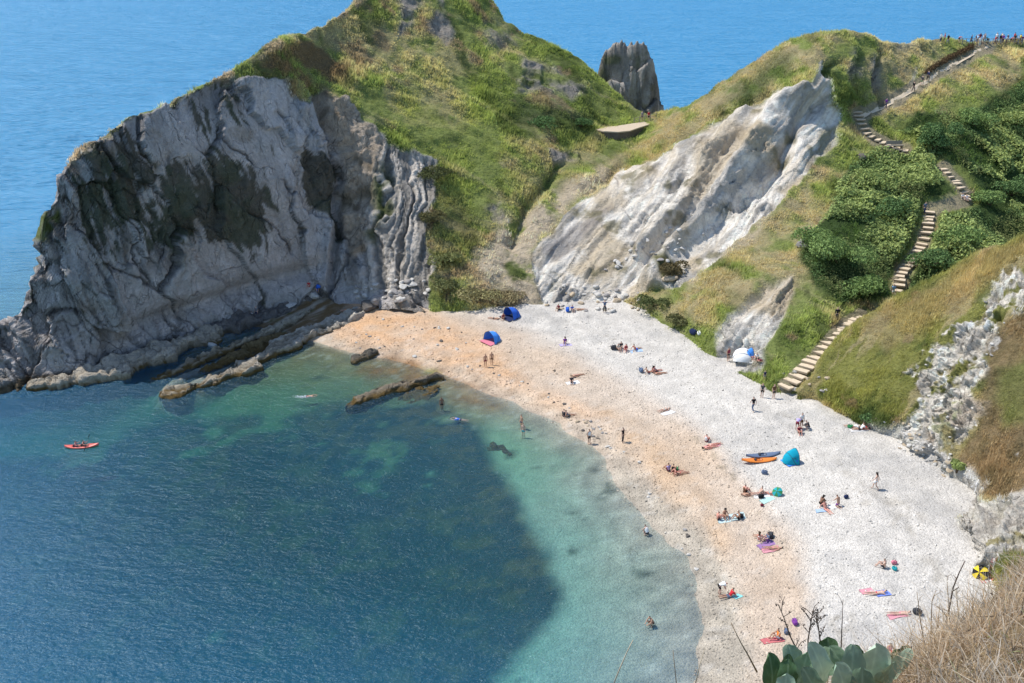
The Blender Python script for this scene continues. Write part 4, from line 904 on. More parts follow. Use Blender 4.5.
# ------------------------------------------------------------------ the dry bank just below the camera
BANK = Field([(1024,566,7.6),(1000,594,7.2),(965,612,7.3),(930,640,7.0),(900,662,6.8),(870,690,6.6),(1024,640,5.6),(960,683,5.3),(1024,700,4.6),(900,760,4.9),(1120,520,7.6),(1120,700,4.2),(760,730,6.4),(760,800,4.9),(650,780,6.2),(650,860,4.8),(1024,860,3.2),(800,1000,3.0),(1120,1000,2.6)], .002)
EDGE = [(600,800),(650,770),(700,745),(760,722),(820,704),(870,686),(900,664),(930,642),(962,616),(985,600),(1000,588),(1024,566),(1060,545),(1130,510)]
nu3, nt3, nb3 = 200, 110, 40
U3 = np.linspace(600, 1130, nu3); e3 = pl(EDGE, U3) + 3 * fbm(U3 * .04, U3 * 0, oct=3, seed=601)
t3 = np.linspace(0, 1, nt3)[:, None]; V3 = 1000 + (e3 - 1000) * t3; UU3 = np.broadcast_to(U3, V3.shape)
G3 = at_y(UU3, V3, BANK(UU3, V3)); G3[..., 2] += .10 * fbm(G3[..., 0] * 1.5, G3[..., 1] * 1.5, oct=4, seed=602)
b3_ = np.linspace(0, 1, nb3 + 1)[1:, None]; rg = G3[-1]
Gb = np.stack([rg[:, 0] + .6 * b3_, rg[:, 1] + 1.5 * b3_, rg[:, 2] - 38 * b3_ ** 1.2], -1)
# behind and under the camera the bank carries on as the cliff-top path edge
f3 = np.linspace(0, 1, 12)[:, None][:-1]; g0 = G3[0]
Gf = np.stack([g0[:, 0] + (1 - f3) * 2, g0[:, 1] - (1 - f3) * 8, g0[:, 2] + (46.3 - g0[:, 2]) * (1 - f3)], -1)
GA = np.concatenate([Gf, G3, Gb])
gg = fbm(GA[..., 0] * 1.2, GA[..., 1] * 1.2, GA[..., 2], 4, seed=603)
gc = mixc(np.broadcast_to(C3(.26, .19, .10), GA.shape).copy(), C3(.13, .095, .055), sstep(-.2, .5, gg))
bank = mesh_np('bank', GA.reshape(-1, 3), grid_faces(*GA.shape[:2]), col_material('dry_earth', bump=.05, scales=(6, 30), contrast=.4), albedo=gc.reshape(-1, 3))
tag(bank, 'steep bank of dry earth and dead grass at the cliff top', 'bank', kind='structure')
def ribbons(base, dirv, length, width, bend, colr, segs=5):
    n = len(base); t = np.linspace(0, 1, segs + 1)
    up = np.array([0, 0, 1.0]); side = np.cross(dirv, rng.normal(0, 1, (n, 3))); side /= np.linalg.norm(side, axis=1, keepdims=True) + 1e-9
    V = []; K = []
    for k in t:
        p = base + dirv * (length * k)[:, None] + bend * (k ** 2 * length)[:, None]
        w = (width * (1 - .85 * k))[:, None]
        V += [p - side * w, p + side * w]; kk = colr * (.75 + .4 * k); K += [kk, kk]
    V = np.stack(V, 1); K = np.stack(K, 1); m = 2 * (segs + 1)
    f = np.array([[2 * i, 2 * i + 1, 2 * i + 3, 2 * i + 2] for i in range(segs)])
    F = (np.arange(n)[:, None, None] * m + f[None]).reshape(-1, 4)
    return V.reshape(-1, 3), F, K.reshape(-1, 3)
def dry_grass(count):
    r = rng.integers(8, nt3 - 1, count); c = rng.integers(0, nu3 - 1, count)
    near_edge = rng.random(count) < .25; r = np.where(near_edge, rng.integers(nt3 - 14, nt3 - 1, count), r)
    base = lerp(G3[r, c], G3[r + 1, c + 1], rng.random((count, 1)))
    vv = V3[r, c]; keep = (vv < 760); base = base[keep]; n = len(base)
    a = rng.random(n) * 6.283; tilt = rng.random(n) ** .8 * np.where(rng.random(n) < .45, 1.5, 1.0)
    d = np.stack([np.cos(a) * np.sin(tilt), np.sin(a) * np.sin(tilt), np.cos(tilt)], 1)
    patch = fbm(base[:, 0] * 1.6, base[:, 1] * 1.6, oct=3, seed=611)
    ln = (.10 + .30 * rng.random(n) ** 1.6) * (1 + .5 * patch)
    bend = rng.normal(0, .28, (n, 3)); bend[:, 2] -= .22
    pal = np.array([(.60, .46, .31), (.66, .54, .40), (.48, .33, .19), (.36, .25, .15), (.74, .64, .50), (.54, .39, .22), (.62, .50, .36)])
    k = pal[rng.integers(0, len(pal), n)] * (1 + .3 * patch[:, None])
    V, F, K = ribbons(base, d, ln, .0022 + .0028 * rng.random(n), bend, k)
    o = mesh_np('grass', V, F, grass_mat, albedo=K, smooth=False)
    return tag(o, 'tangled straw coloured dead grass on the bank in the bottom right corner', 'grass', kind='stuff')
dry_grass(46000)
def dead_leaves(count):
    r = rng.integers(20, nt3 - 1, count); c = rng.integers(nu3 // 3, nu3 - 1, count); base = G3[r, c] + np.array([0, 0, .12]) * rng.random((count, 1)); keep = V3[r, c] < 720; base = base[keep]; n = len(base)
    a = rng.random(n) * 6.283; tilt = rng.random(n) * 1.5; d = np.stack([np.cos(a) * np.sin(tilt), np.sin(a) * np.sin(tilt), np.cos(tilt)], 1); bend = rng.normal(0, .5, (n, 3))
    pal = np.array([(.62, .54, .44), (.42, .31, .21), (.70, .62, .52), (.30, .22, .15), (.34, .36, .16)]); k = pal[rng.choice(5, n, p=[.3, .25, .2, .17, .08])]
    V, F, K = ribbons(base, d, .04 + .09 * rng.random(n), .004 + .007 * rng.random(n), bend, k * .8, 4)
    tag(mesh_np('leaf_litter', V, F, grass_mat, albedo=K, smooth=False), 'curled dead leaves and stems caught in the dry grass on the bank', 'leaf litter', kind='stuff')
dead_leaves(5200)

straw = paint('dead_stalk', (.30, .215, .13), .9, .1, .3, 20); darkstalk = paint('dark_stalk', (.13, .095, .075), .9, .1, .3, 20); palestalk = paint('pale_stalk', (.50, .41, .28), .9, .1, .2, 20)
def stalk(name, label, cat, pts, y, r0, r1, mat, twigs=0, group=None, buds=0, spread=.12):
    W = [Vector(at_y(u, v, yy)) for (u, v), yy in zip(pts, y if hasattr(y, '__len__') else [y] * len(pts))]
    org = W[0].copy(); root = thing(name, label, cat, org, 0, group); L_ = [w - org for w in W]
    bm = bmesh.new(); n = len(L_); tube(bm, L_, [r0 + (r1 - r0) * i / (n - 1) for i in range(n)], 6)
    bm_obj('stem', bm, mat, root)
    for k in range(twigs):
        i = random.randrange(n // 3, n - 1); p = L_[i].lerp(L_[i + 1], random.random())
        d = Vector((random.uniform(-1, 1), random.uniform(-.6, .6), random.uniform(.4, 1.4))).normalized() * spread * random.uniform(.5, 1.2)
        bm = bmesh.new(); q = p + d * .55 + Vector((random.uniform(-.02, .02), 0, .01)); tube(bm, [p, q, p + d], [r1 * 1.1, r1 * .9, r1 * .6], 5)
        for j in range(buds):
            c = p.lerp(p + d, random.uniform(.4, 1)); bmesh.ops.create_icosphere(bm, subdivisions=1, radius=.006, matrix=Matrix.Translation(c + Vector((random.uniform(-.008, .008), 0, random.uniform(-.008, .008)))))
        bm_obj('twig', bm, mat, root)
    return root
stalk('dead_stalk', 'tall curved dark dead stalk rising highest from the bank edge', 'dead stalk', [(931,650),(938,636),(947,620),(950,604),(953,588),(959,573),(965,561)], 7.0, .011, .004, darkstalk, 3)
stalk('dead_stalk', 'thin upright dead stalk just left of the tall curved stalk', 'dead stalk', [(950,628),(949,610),(947,580)], 7.1, .006, .002, straw, 2)
stalk('dead_stalk', 'thin dead stalk just right of the tall curved stalk', 'dead stalk', [(960,630),(958,610),(956,588)], 7.1, .006, .002, straw, 2)
stalk('dead_stalk', 'bent dead stalk with a kink, in front of the woman lying with a dark hat', 'dead stalk', [(922,664),(924,640),(921,625),(919,610),(917,592)], 6.8, .007, .002, straw, 3)
stalk('dead_stalk', 'slim dead stalk left of the kinked stalk with a hooked tip', 'dead stalk', [(930,660),(931,630),(932,602),(936,590)], 6.8, .006, .002, straw, 2)
stalk('dead_stalk', 'leaning thin dead stalk between the hooked stalk and the tall curved stalk', 'dead stalk', [(934,655),(937,630),(940,604)], 6.9, .006, .002, straw, 3)
stalk('dead_stalk', 'stubby dark seed stalk standing in the dry grass on the right', 'dead stalk', [(994,632),(994,612),(993,594)], 7.0, .012, .006, darkstalk, 4, buds=6, spread=.05)
stalk('dead_stalk', 'lone thin stalk standing above the cabbage leaves against pale shingle', 'dead stalk', [(841,650),(842,625),(843,600)], 6.6, .005, .002, darkstalk, 1)
stalk('dead_plant', 'branching dead plant with seed heads, left of the cabbage leaves', 'dead plant', [(806,668),(797,650),(790,636),(784,618),(778,604)], 6.5, .008, .003, darkstalk, 9, buds=3)
stalk('dead_plant', 'bushy dead plant with knobbly seed heads behind the cabbage leaves', 'dead plant', [(808,660),(808,640),(811,622),(813,610)], 6.6, .007, .003, darkstalk, 12, buds=4)
stalk('dead_plant', 'dead plant with curved top twig, rightmost of the seed-head plants', 'dead plant', [(822,664),(820,640),(818,624),(814,615)], 6.6, .007, .003, darkstalk, 8, buds=4)
stalk('dead_stalk', 'leaning dry stalk with a thick middle, left of the cabbage leaves', 'dead stalk', [(757,672),(748,655),(741,643),(731,623)], 6.3, .008, .003, straw, 0)
stalk('dead_stalk', 'long pale stem slanting over the dark water at the bottom of the picture', 'dead stalk', [(611,690),(620,668),(627,652),(633,640)], 6.2, .006, .003, palestalk, 0)
stalk('dead_stalk', 'pale grass stem slanting over the wet shingle', 'dead stalk', [(694,690),(699,668),(705,648)], 6.2, .005, .002, palestalk, 0)
stalk('dead_stalk', 'short brown stem left of the pale slanting grass stem', 'dead stalk', [(677,690),(675,670),(673,650)], 6.2, .004, .002, straw, 0)
stalk('dead_stalk', 'thick pale broken stalk lying slanted across the bank edge', 'dead stalk', [(912,682),(922,662),(932,646)], 6.3, .012, .009, palestalk, 0)

# wild cabbage with broad blue-green leaves
def leaf_material():
    m = bpy.data.materials.new('cabbage_leaf'); nt, N, L = nodes_of(m)
    out = N.new('ShaderNodeOutputMaterial'); bs = N.new('ShaderNodeBsdfPrincipled'); at = N.new('ShaderNodeAttribute'); at.attribute_name = 'albedo'
    no = N.new('ShaderNodeTexNoise'); no.inputs['Scale'].default_value = 14; no.inputs['Detail'].default_value = 5; mr = N.new('ShaderNodeMapRange'); mr.inputs['To Min'].default_value = .7; mr.inputs['To Max'].default_value = 1.3
    tc = N.new('ShaderNodeTexCoord'); L.new(tc.outputs['Object'], no.inputs['Vector']); L.new(no.outputs['Fac'], mr.inputs['Value'])
    s_ = N.new('ShaderNodeVectorMath'); s_.operation = 'SCALE'; L.new(at.outputs['Color'], s_.inputs[0]); L.new(mr.outputs[0], s_.inputs['Scale']); L.new(s_.outputs[0], bs.inputs['Base Color'])
    bs.inputs['Roughness'].default_value = .5; bs.inputs['Specular IOR Level'].default_value = .4
    bp = N.new('ShaderNodeBump'); bp.inputs['Distance'].default_value = .006; L.new(no.outputs['Fac'], bp.inputs['Height']); L.new(bp.outputs[0], bs.inputs['Normal'])
    tl = N.new('ShaderNodeBsdfTranslucent'); L.new(s_.outputs[0], tl.inputs[0]); ms = N.new('ShaderNodeMixShader'); ms.inputs[0].default_value = .15
    L.new(bs.outputs[0], ms.inputs[1]); L.new(tl.outputs[0], ms.inputs[2]); L.new(ms.outputs[0], out.inputs[0]); return m
cab_mat = leaf_material()
def cabbage_leaf(root, org, base, tip, wid, face, colr, seed):
    """base and tip are points; the blade faces 'face' and curls at the edges"""
    b, t = Vector(base) - org, Vector(tip) - org; ax = t - b; ln = ax.length; ax.normalize()
    nr = (Vector(face) - ax * Vector(face).dot(ax)).normalized(); sd_ = ax.cross(nr)
    nl, nw = 26, 17; V = []; K = []
    for i in range(nl):
        a = i / (nl - 1); w = wid * 1.1 * (max(.0004, 1 - abs((a - .57) / .432) ** 2.6) ** .42) if a > .14 else wid * .12
        w = max(w, wid * .12 * (1 - a))
        for j in range(nw):
            s = j / (nw - 1) * 2 - 1
            ed = abs(s) ** 3 * .10 * math.sin(a * 15 + seed + (3 if s > 0 else 0)) + abs(s) ** 2 * .05
            p = b + ax * (ln * a) + sd_ * (w * s * (1 + .09 * math.sin(a * 23 + seed))) + nr * (ln * (.16 * math.sin(a * 2.6) - .14 * a * a) + wid * ed * 1.6 + wid * .16 * math.sin(a * 8 + seed + s) * s * s + wid * .03 * math.sin(a * 30 + s * 9))
            vein = max(0, 1 - abs(s) * 7) + .45 * max(0, 1 - abs(((a * 6 - abs(s) * 1.6) % 1) - .5) * 9)
            V.append(p); K.append(np.array(colr) * (1 - .12 * math.sin(a * 5 + seed)) + min(1, vein) * np.array((.10, .11, .08)))
    mesh_np('leaf', V, grid_faces(nl, nw), cab_mat, root, albedo=np.array(K))
# (centre, lean, half length, half width, how far the tip leans towards the viewer, distance, colour)
DG, MG, LG, PG = (.07, .13, .05), (.17, .25, .15), (.28, .38, .26), (.42, .52, .37)
LEAVES = [((767,673),80,26,12,.3,5.9,DG),((781,668),62,22,10,-.2,6.1,DG),((792,657),100,17,12,.5,6.2,LG),((787,674),85,20,11,.2,5.8,DG),((801,668),70,22,13,.4,6.0,MG),
          ((815,664),95,27,14,.5,5.9,PG),((823,660),60,20,12,-.2,6.2,MG),((829,648),95,16,12,.2,6.5,DG),((838,661),110,22,11,.1,6.2,MG),((848,668),75,28,15,.6,5.9,LG),
          ((856,658),105,20,11,-.3,6.3,DG),((866,664),60,28,19,.7,6.0,PG),((879,672),35,24,10,.3,5.9,LG),((892,662),36,28,9,.5,6.1,PG),((899,650),22,16,7,-.2,6.4,DG),((838,678),90,20,14,.6,5.6,LG),((808,682),100,20,13,.5,5.6,MG),((860,684),80,20,15,.6,5.6,MG),((782,686),70,18,12,.5,5.6,LG)]
org = Vector(at_y(835, 715, 6.1)); cab = thing('wild_cabbage', 'clump of broad blue-green cabbage leaves at the bottom of the picture', 'plant', org)
stems = []
for i, ((cu, cv), ang, hl, hw, lean, y, k) in enumerate(LEAVES):
    hl, hw, cv = hl * .86, hw * .88, cv + 4
    du, dv = math.cos(R(ang)) * hl, -math.sin(R(ang)) * hl; s_ = y / FPX
    b0, t0 = at_y(cu - du, cv - dv, y + lean * hl * s_), at_y(cu + du, cv + dv, y - lean * hl * s_)
    cabbage_leaf(cab, org, b0, t0, hw * s_ * 1.15, (random.uniform(-.5, .5), -1, random.uniform(.2, .9)), np.array(k), i * 1.7); stems.append(Vector(b0) - org)
bm = bmesh.new()
for q in stems: tube(bm, [Vector((q.x * .35, q.y * .35 + .05, -.35)), Vector((q.x * .75, q.y * .8 + .06, q.z - .18)), q], [.014, .010, .006], 6)
bm_obj('stalk', bm, paint('cabbage_stalk', (.22, .26, .14), .6, .3), cab)
# ------------------------------------------------------------------ people: bodies grown over posed joints
def M_(l, r=None): return l
def pose(pelvis, spine, chest, neck, head, crown, sho, elb, wri, kne, ank, toe, hip=None, side=None):
    """right-side joints are (x, y, z); the left side mirrors unless given in 'side' as {name: (x, y, z)}"""
    J = dict(pelvis=pelvis, spine=spine, chest=chest, neck=neck, head=head, crown=crown)
    hip = hip or (.09, pelvis[1], pelvis[2] - .03)
    for nme, p in dict(sho=sho, elb=elb, wri=wri, kne=kne, ank=ank, toe=toe, hip=hip).items():
        J[nme + 'R'] = p; J[nme + 'L'] = (-p[0], p[1], p[2])
    for k, p in (side or {}).items(): J[k] = p
    return {k: Vector(p) for k, p in J.items()}
POSES = dict(
 stand=pose((0,0,.93),(0,-.01,1.12),(0,.0,1.31),(0,.0,1.47),(0,.02,1.59),(0,.0,1.68),(.16,0,1.39),(.23,-.03,1.12),(.24,.07,.87),(.10,.02,.49),(.10,-.02,.08),(.12,.14,.03)),
 walk=pose((0,0,.92),(0,.01,1.11),(0,.03,1.30),(0,.04,1.46),(0,.07,1.58),(0,.06,1.67),(.16,.02,1.38),(.23,-.14,1.14),(.22,-.12,.89),(.10,.20,.50),(.10,.26,.09),(.11,.42,.04),
   side=dict(elbL=(-.23,.14,1.13), wriL=(-.20,.30,.94), kneL=(-.10,-.02,.49), ankL=(-.10,-.30,.15), toeL=(-.10,-.20,.03))),
 arms=pose((0,0,.93),(0,-.01,1.12),(0,.0,1.31),(0,.0,1.47),(0,.02,1.59),(0,.0,1.68),(.16,0,1.40),(.45,.04,1.38),(.70,.08,1.44),(.13,.02,.49),(.16,-.02,.08),(.19,.14,.03)),
 sit=pose((0,0,.13),(0,-.05,.31),(0,-.04,.50),(0,.0,.65),(0,.06,.76),(0,.06,.85),(.16,-.02,.57),(.24,.14,.38),(.12,.38,.38),(.13,.38,.45),(.12,.58,.07),(.13,.72,.03)),
 lean=pose((0,0,.13),(0,-.12,.29),(0,-.22,.46),(0,-.26,.60),(0,-.24,.72),(0,-.25,.81),(.16,-.25,.52),(.24,-.42,.28),(.25,-.48,.05),(.10,.42,.17),(.11,.84,.08),(.14,.90,.18)),
 lie=pose((0,0,.12),(0,-.19,.13),(0,-.38,.14),(0,-.54,.13),(0,-.66,.15),(0,-.75,.14),(.16,-.46,.12),(.28,-.24,.07),(.27,.02,.05),(.10,.43,.14),(.12,.85,.08),(.15,.90,.18)),
 prone=pose((0,0,.12),(0,-.19,.12),(0,-.38,.16),(0,-.53,.22),(0,-.64,.29),(0,-.70,.36),(.16,-.46,.18),(.24,-.62,.06),(.10,-.78,.05),(.10,.43,.09),(.10,.85,.08),(.10,.97,.04)),
 kneel=pose((0,0,.42),(0,.05,.60),(0,.12,.78),(0,.18,.92),(0,.26,1.02),(0,.27,1.11),(.16,.13,.85),(.22,.28,.63),(.16,.46,.50),(.11,.20,.07),(.11,-.24,.09),(.11,-.38,.03)),
 bend=pose((0,-.08,.90),(0,.08,1.02),(0,.26,1.08),(0,.42,1.06),(0,.54,1.02),(0,.61,.97),(.16,.32,1.07),(.20,.36,.80),(.15,.44,.56),(.12,.04,.50),(.12,-.04,.08),(.14,.12,.03)),
 crouch=pose((0,-.06,.34),(0,.04,.52),(0,.14,.69),(0,.22,.81),(0,.30,.90),(0,.31,.98),(.16,.16,.76),(.22,.32,.55),(.14,.52,.42),(.17,.34,.47),(.13,.06,.09),(.15,.22,.03)),
 swim=pose((0,0,-.06),(0,.18,-.05),(0,.36,-.04),(0,.52,.0),(0,.62,.06),(0,.68,.12),(.16,.42,-.04),(.30,.66,-.04),(.16,.90,.0),(.10,-.42,-.10),(.14,-.82,-.12),(.14,-.95,-.10)),
 paddle=pose((0,0,.13),(0,-.06,.31),(0,-.06,.50),(0,-.03,.65),(0,.02,.76),(0,.02,.85),(.16,-.04,.57),(.30,.10,.40),(.28,.34,.46),(.12,.40,.26),(.10,.78,.10),(.12,.84,.2),
   side=dict(elbL=(-.28,.16,.44), wriL=(-.24,.36,.56))),
)
RAD = dict(pelvis=.135, spine=.115, chest=.14, neck=.052, head=.098, crown=.07, sho=.068, elb=.043, wri=.029, kne=.056, ank=.036, toe=.034, hip=.092)
def grow(verts, edges, radii, sub=1):
    me = bpy.data.meshes.new('tmp'); me.from_pydata([tuple(v) for v in verts], edges, [])
    o = bpy.data.objects.new('tmp', me); COL.objects.link(o)
    o.modifiers.new('s', 'SKIN'); 
    if sub:
        m = o.modifiers.new('u', 'SUBSURF'); m.levels = sub; m.render_levels = sub
    for i, sv in enumerate(me.skin_vertices[0].data):
        r = radii[i]; sv.radius = r if isinstance(r, tuple) else (r, r); sv.use_root = (i == 0)
    ev = o.evaluated_get(bpy.context.evaluated_depsgraph_get())
    out = bpy.data.meshes.new_from_object(ev); bpy.data.objects.remove(o); bpy.data.meshes.remove(me)
    for p in out.polygons: p.use_smooth = True
    out.materials.clear(); out.materials.append(None); return out
_mesh_cache = {}
def body_mesh(pn):
    if ('body', pn) in _mesh_cache: return _mesh_cache['body', pn]
    J = POSES[pn]; V, E, Rr, ix = [], [], [], {}
    def add(k, p, r, par=None):
        ix[k] = len(V); V.append(p); Rr.append(r)
        if par is not None: E.append((ix[par], ix[k]))
    add('pelvis', J['pelvis'], (.145, .105)); add('spine', J['spine'], (.125, .095), 'pelvis'); add('chest', J['chest'], (.15, .11), 'spine')
    add('neck', J['neck'], .052, 'chest'); add('jaw', J['neck'].lerp(J['head'], .62), .066, 'neck'); add('head', J['head'], .095, 'jaw'); add('crown', J['crown'], .072, 'head')
    up = (J['crown'] - J['neck']).normalized(); fw = Vector((0, 1, 0)) if abs(up.y) < .8 else Vector((0, 0, 1 if pn == 'lie' else -1))
    fw = (fw - up * fw.dot(up)).normalized()
    for s in 'RL':
        sg = 1 if s == 'R' else -1
        add('sho' + s, J['sho' + s], .068, 'chest'); add('ua' + s, J['sho' + s].lerp(J['elb' + s], .45), .052, 'sho' + s); add('elb' + s, J['elb' + s], .041, 'ua' + s)
        add('fa' + s, J['elb' + s].lerp(J['wri' + s], .4), .041, 'elb' + s); add('wri' + s, J['wri' + s], .027, 'fa' + s)
        d = (J['wri' + s] - J['elb' + s]).normalized(); pl_ = J['wri' + s] + d * .06; add('palm' + s, pl_, (.040, .020), 'wri' + s)
        lat = d.cross(up if abs(d.dot(up)) < .9 else fw).normalized()
        for f, (o_, l_) in enumerate(((-.030, .065), (-.010, .080), (.010, .075), (.030, .055))):
            b = pl_ + lat * o_ + d * .03; k = 'f%d%s' % (f, s); add(k, b, .0105, 'palm' + s); add(k + 'm', b + d * l_ * .5, .009, k); add(k + 't', b + d * l_ * .95 - fw * .018, .007, k + 'm')
        add('th' + s, J['wri' + s] + d * .035 + lat * -.045 * 1, .011, 'palm' + s); add('tht' + s, J['wri' + s] + d * .085 + lat * -.062, .009, 'th' + s)
        add('hip' + s, J['hip' + s], .092, 'pelvis'); add('thi' + s, J['hip' + s].lerp(J['kne' + s], .4), .080, 'hip' + s); add('kne' + s, J['kne' + s], .055, 'thi' + s)
        add('cal' + s, J['kne' + s].lerp(J['ank' + s], .35), .055, 'kne' + s); add('ank' + s, J['ank' + s], .036, 'cal' + s); add('toe' + s, J['toe' + s], (.042, .028), 'ank' + s)
    m = grow(V, E, Rr); _mesh_cache['body', pn] = m; return m
def limb(J, spec, key):
    if key in _mesh_cache: return _mesh_cache[key]
    V, E, Rr, ix = [], [], [], {}
    for k, p, r, par in spec:
        ix[k] = len(V); V.append(p); Rr.append(r)
        if par: E.append((ix[par], ix[k]))
    m = grow(V, E, Rr); _mesh_cache[key] = m; return m
def garment(pn, kind):
    J = POSES[pn]; mid = lambda a, b, t: J[a].lerp(J[b], t)
    if kind in ('shirt', 'vest', 'jacket'):
        sp_ = [('c', J['spine'], (.148, .118), None), ('p', mid('pelvis', 'spine', .25), (.158, .122), 'c'), ('d', J['chest'], (.168, .128), 'c'), ('n', mid('chest', 'neck', .62), .07, 'd')]
        for s in 'RL':
            sp_ += [('s' + s, J['sho' + s], .084, 'd')]
            if kind != 'vest': sp_ += [('u' + s, mid('sho' + s, 'elb' + s, .6), .070, 's' + s)]
            if kind == 'jacket': sp_ += [('e' + s, J['elb' + s], .060, 'u' + s), ('w' + s, mid('elb' + s, 'wri' + s, .9), .045, 'e' + s)]
    elif kind == 'bikini_top':
        sp_ = [('c', mid('spine', 'chest', .62), (.150, .118), None), ('d', mid('spine', 'chest', 1.08), (.156, .12), 'c')]
    elif kind in ('shorts', 'trunks', 'trousers', 'briefs'):
        t = {'shorts': .72, 'trunks': .5, 'briefs': .14, 'trousers': .9}[kind]
        sp_ = [('p', J['pelvis'], (.160, .122), None), ('q', mid('pelvis', 'spine', .35), (.148, .116), 'p')]
        for s in 'RL':
            sp_ += [('h' + s, J['hip' + s], .106, 'p'), ('t' + s, mid('hip' + s, 'kne' + s, t), .088 if kind != 'briefs' else .1, 'h' + s)]
            if kind == 'trousers': sp_ += [('k' + s, J['kne' + s], .074, 't' + s), ('a' + s, mid('kne' + s, 'ank' + s, .92), .060, 'k' + s)]
    elif kind == 'dress':
        dn = mid('hipR', 'kneR', .75); dn.x = 0
        sp_ = [('c', J['spine'], (.145, .115), None), ('d', mid('spine', 'chest', 1.1), (.162, .124), 'c'), ('p', J['pelvis'], (.185, .155), 'c'), ('q', dn, (.25, .22), 'p')]
    elif kind == 'hair':
        b = J['crown'] - J['neck']; fw = (Vector((0, -.035, .02)) if pn not in ('lie', 'prone', 'swim') else Vector((0, -.02, 0)))
        sp_ = [('h', J['head'] + fw + b * .06, .098, None), ('c', J['crown'] + fw * .4, .083, 'h')]
    elif kind == 'long_hair':
        b = (J['crown'] - J['neck']); fw = (Vector((0, -.04, .01)) if pn not in ('lie', 'prone', 'swim') else Vector((0, -.02, -.02)))
        sp_ = [('h', J['head'] + fw + b * .06, .1, None), ('c', J['crown'] + fw * .4, .084, 'h'), ('n', J['neck'] + fw * 1.6, .075, 'h'), ('m', J['neck'].lerp(J['chest'], .6) + fw * 2.6, .06, 'n')]
    elif kind == 'hat':
        b = (J['crown'] - J['neck']).normalized()
        sp_ = [('c', J['crown'] - b * .015, .10, None), ('d', J['crown'] + b * .05, .075, 'c'), ('e', J['crown'] - b * .03 + Vector((0, .0, 0)), .145, 'c')]
    return limb(J, sp_, (pn, kind))
CLOTH = dict(skyblue=(.08,.30,.85), turquoise=(.01,.30,.42), black=(.02, .02, .022), navy=(.025, .035, .09), blue=(.04, .14, .58), grey=(.22, .22, .23), white=(.75, .75, .73), red=(.50, .03, .04), pink=(.62, .20, .26), purple=(.22, .06, .30), teal=(.03, .33, .36),
  green=(.05, .22, .09), orange=(.75, .22, .03), yellow=(.75, .55, .04), brown=(.14, .08, .045), lilac=(.42, .36, .62), slate=(.12, .16, .24), maroon=(.20, .03, .05), cream=(.62, .56, .44), lightblue=(.30, .48, .70), charcoal=(.06, .06, .065))
SKIN = dict(pale=(.56, .36, .27), tan=(.45, .26, .17), brown=(.22, .115, .07), red=(.60, .28, .21))
HAIR = dict(dark=(.018, .014, .012), brown=(.07, .04, .022), blonde=(.40, .28, .13), grey=(.35, .34, .33))
cloth = lambda c: paint(c + '_cloth', CLOTH[c], .9, .1, .15, 9)
def child(name, mesh, mat, par):
    o = bpy.data.objects.new(name, mesh); COL.objects.link(o); o.parent = par
    o.material_slots[0].link = 'OBJECT'; o.material_slots[0].material = mat; return o
def person(label, u, v, pn, rz, top=None, bottom=None, hair=('hair', 'dark'), skin='pale', group=None, scale=1.0, at=None, water=False, lift=0.0, parts=True):
    p = at if at is not None else (Vector(at_z(u, v, 0.0)) if water else hit(u, v))
    if p is None: return None
    o = bpy.data.objects.new('person', body_mesh(pn)); COL.objects.link(o)
    o.location = p + Vector((0, 0, lift)); o.rotation_euler = (0, 0, R(rz)); o.scale = (scale,) * 3
    o.material_slots[0].link = 'OBJECT'; o.material_slots[0].material = paint(skin + '_skin', SKIN[skin], .55, .35, .06, 10)
    for g in (top, bottom):
        if g: child(g[0], garment(pn, g[0]), cloth(g[1]), o)
    if hair:
        child('hair' if 'hair' in hair[0] else 'hat', garment(pn, hair[0]), paint(hair[1] + '_hair', HAIR[hair[1]], .7, .3, .2, 30) if hair[1] in HAIR and 'hair' in hair[0] else cloth(hair[1]), o)
    return tag(o, label, 'person', group)

# ---------------- standing and walking
person('person standing with black top on shingle, front one below the pair by the steps', 752.8, 411.5, 'walk', 20, ('shirt','black'), ('trousers','slate'), skin='pale')
person('tall person in dark shirt and shorts, left of the pair standing below the steps', 761.8, 397.5, 'stand', 150, ('shirt','charcoal'), ('shorts','black'))
person('person in olive and dark clothes, right of the pair standing below the steps', 773.4, 398.5, 'stand', 200, ('shirt','brown'), ('shorts','charcoal'), ('hair','brown'))
person('small child just behind the tall dark person below the steps', 764.4, 380.5, 'stand', 180, ('shirt','navy'), ('shorts','grey'), scale=.72)
person('person in a dark swimsuit standing left of the white beach shelter', 728, 361, 'stand', 200, ('vest','maroon'), ('trunks','black'), skin='tan')
person('person in white dress walking alone across the pale shingle on the right', 875.2, 489.5, 'walk', 60, ('dress','white'), None, ('long_hair','dark'))
person('left of two bathers standing together on the orange shingle', 485.5, 367, 'stand', 200, None, ('trunks','maroon'), skin='tan')
person('right of two bathers standing together on the orange shingle', 491.8, 365, 'stand', 170, None, ('trunks','brown'), skin='tan')
person('dark clad person standing on the orange shingle up from the waterline', 622.6, 442.5, 'stand', 240, ('shirt','black'), ('trousers','charcoal'))
person('bather with white top standing at the bend of the waterline', 589, 444, 'stand', 210, ('vest','white'), ('shorts','charcoal'), skin='tan')
person('upper of two bathers standing in the shallow water', 521.5, 429, 'stand', 120, None, ('trunks','navy'), skin='tan')
person('lower of two bathers standing in the shallow water, nearer the weed', 523.2, 438, 'stand', 160, None, ('trunks','teal'), skin='pale')
person('bather standing in the water below the lone reef', 442, 411, 'stand', 180, None, ('trunks','black'), skin='brown')
person('person with outstretched arms standing at the foot of the white cliff', 604.5, 312.5, 'arms', 180, ('shirt','slate'), ('trousers','charcoal'))
person('person in lilac shirt bending over in the standing group near the teal tent', 796.8, 430, 'bend', -30, ('shirt','lilac'), ('shorts','maroon'), ('hair','brown'))
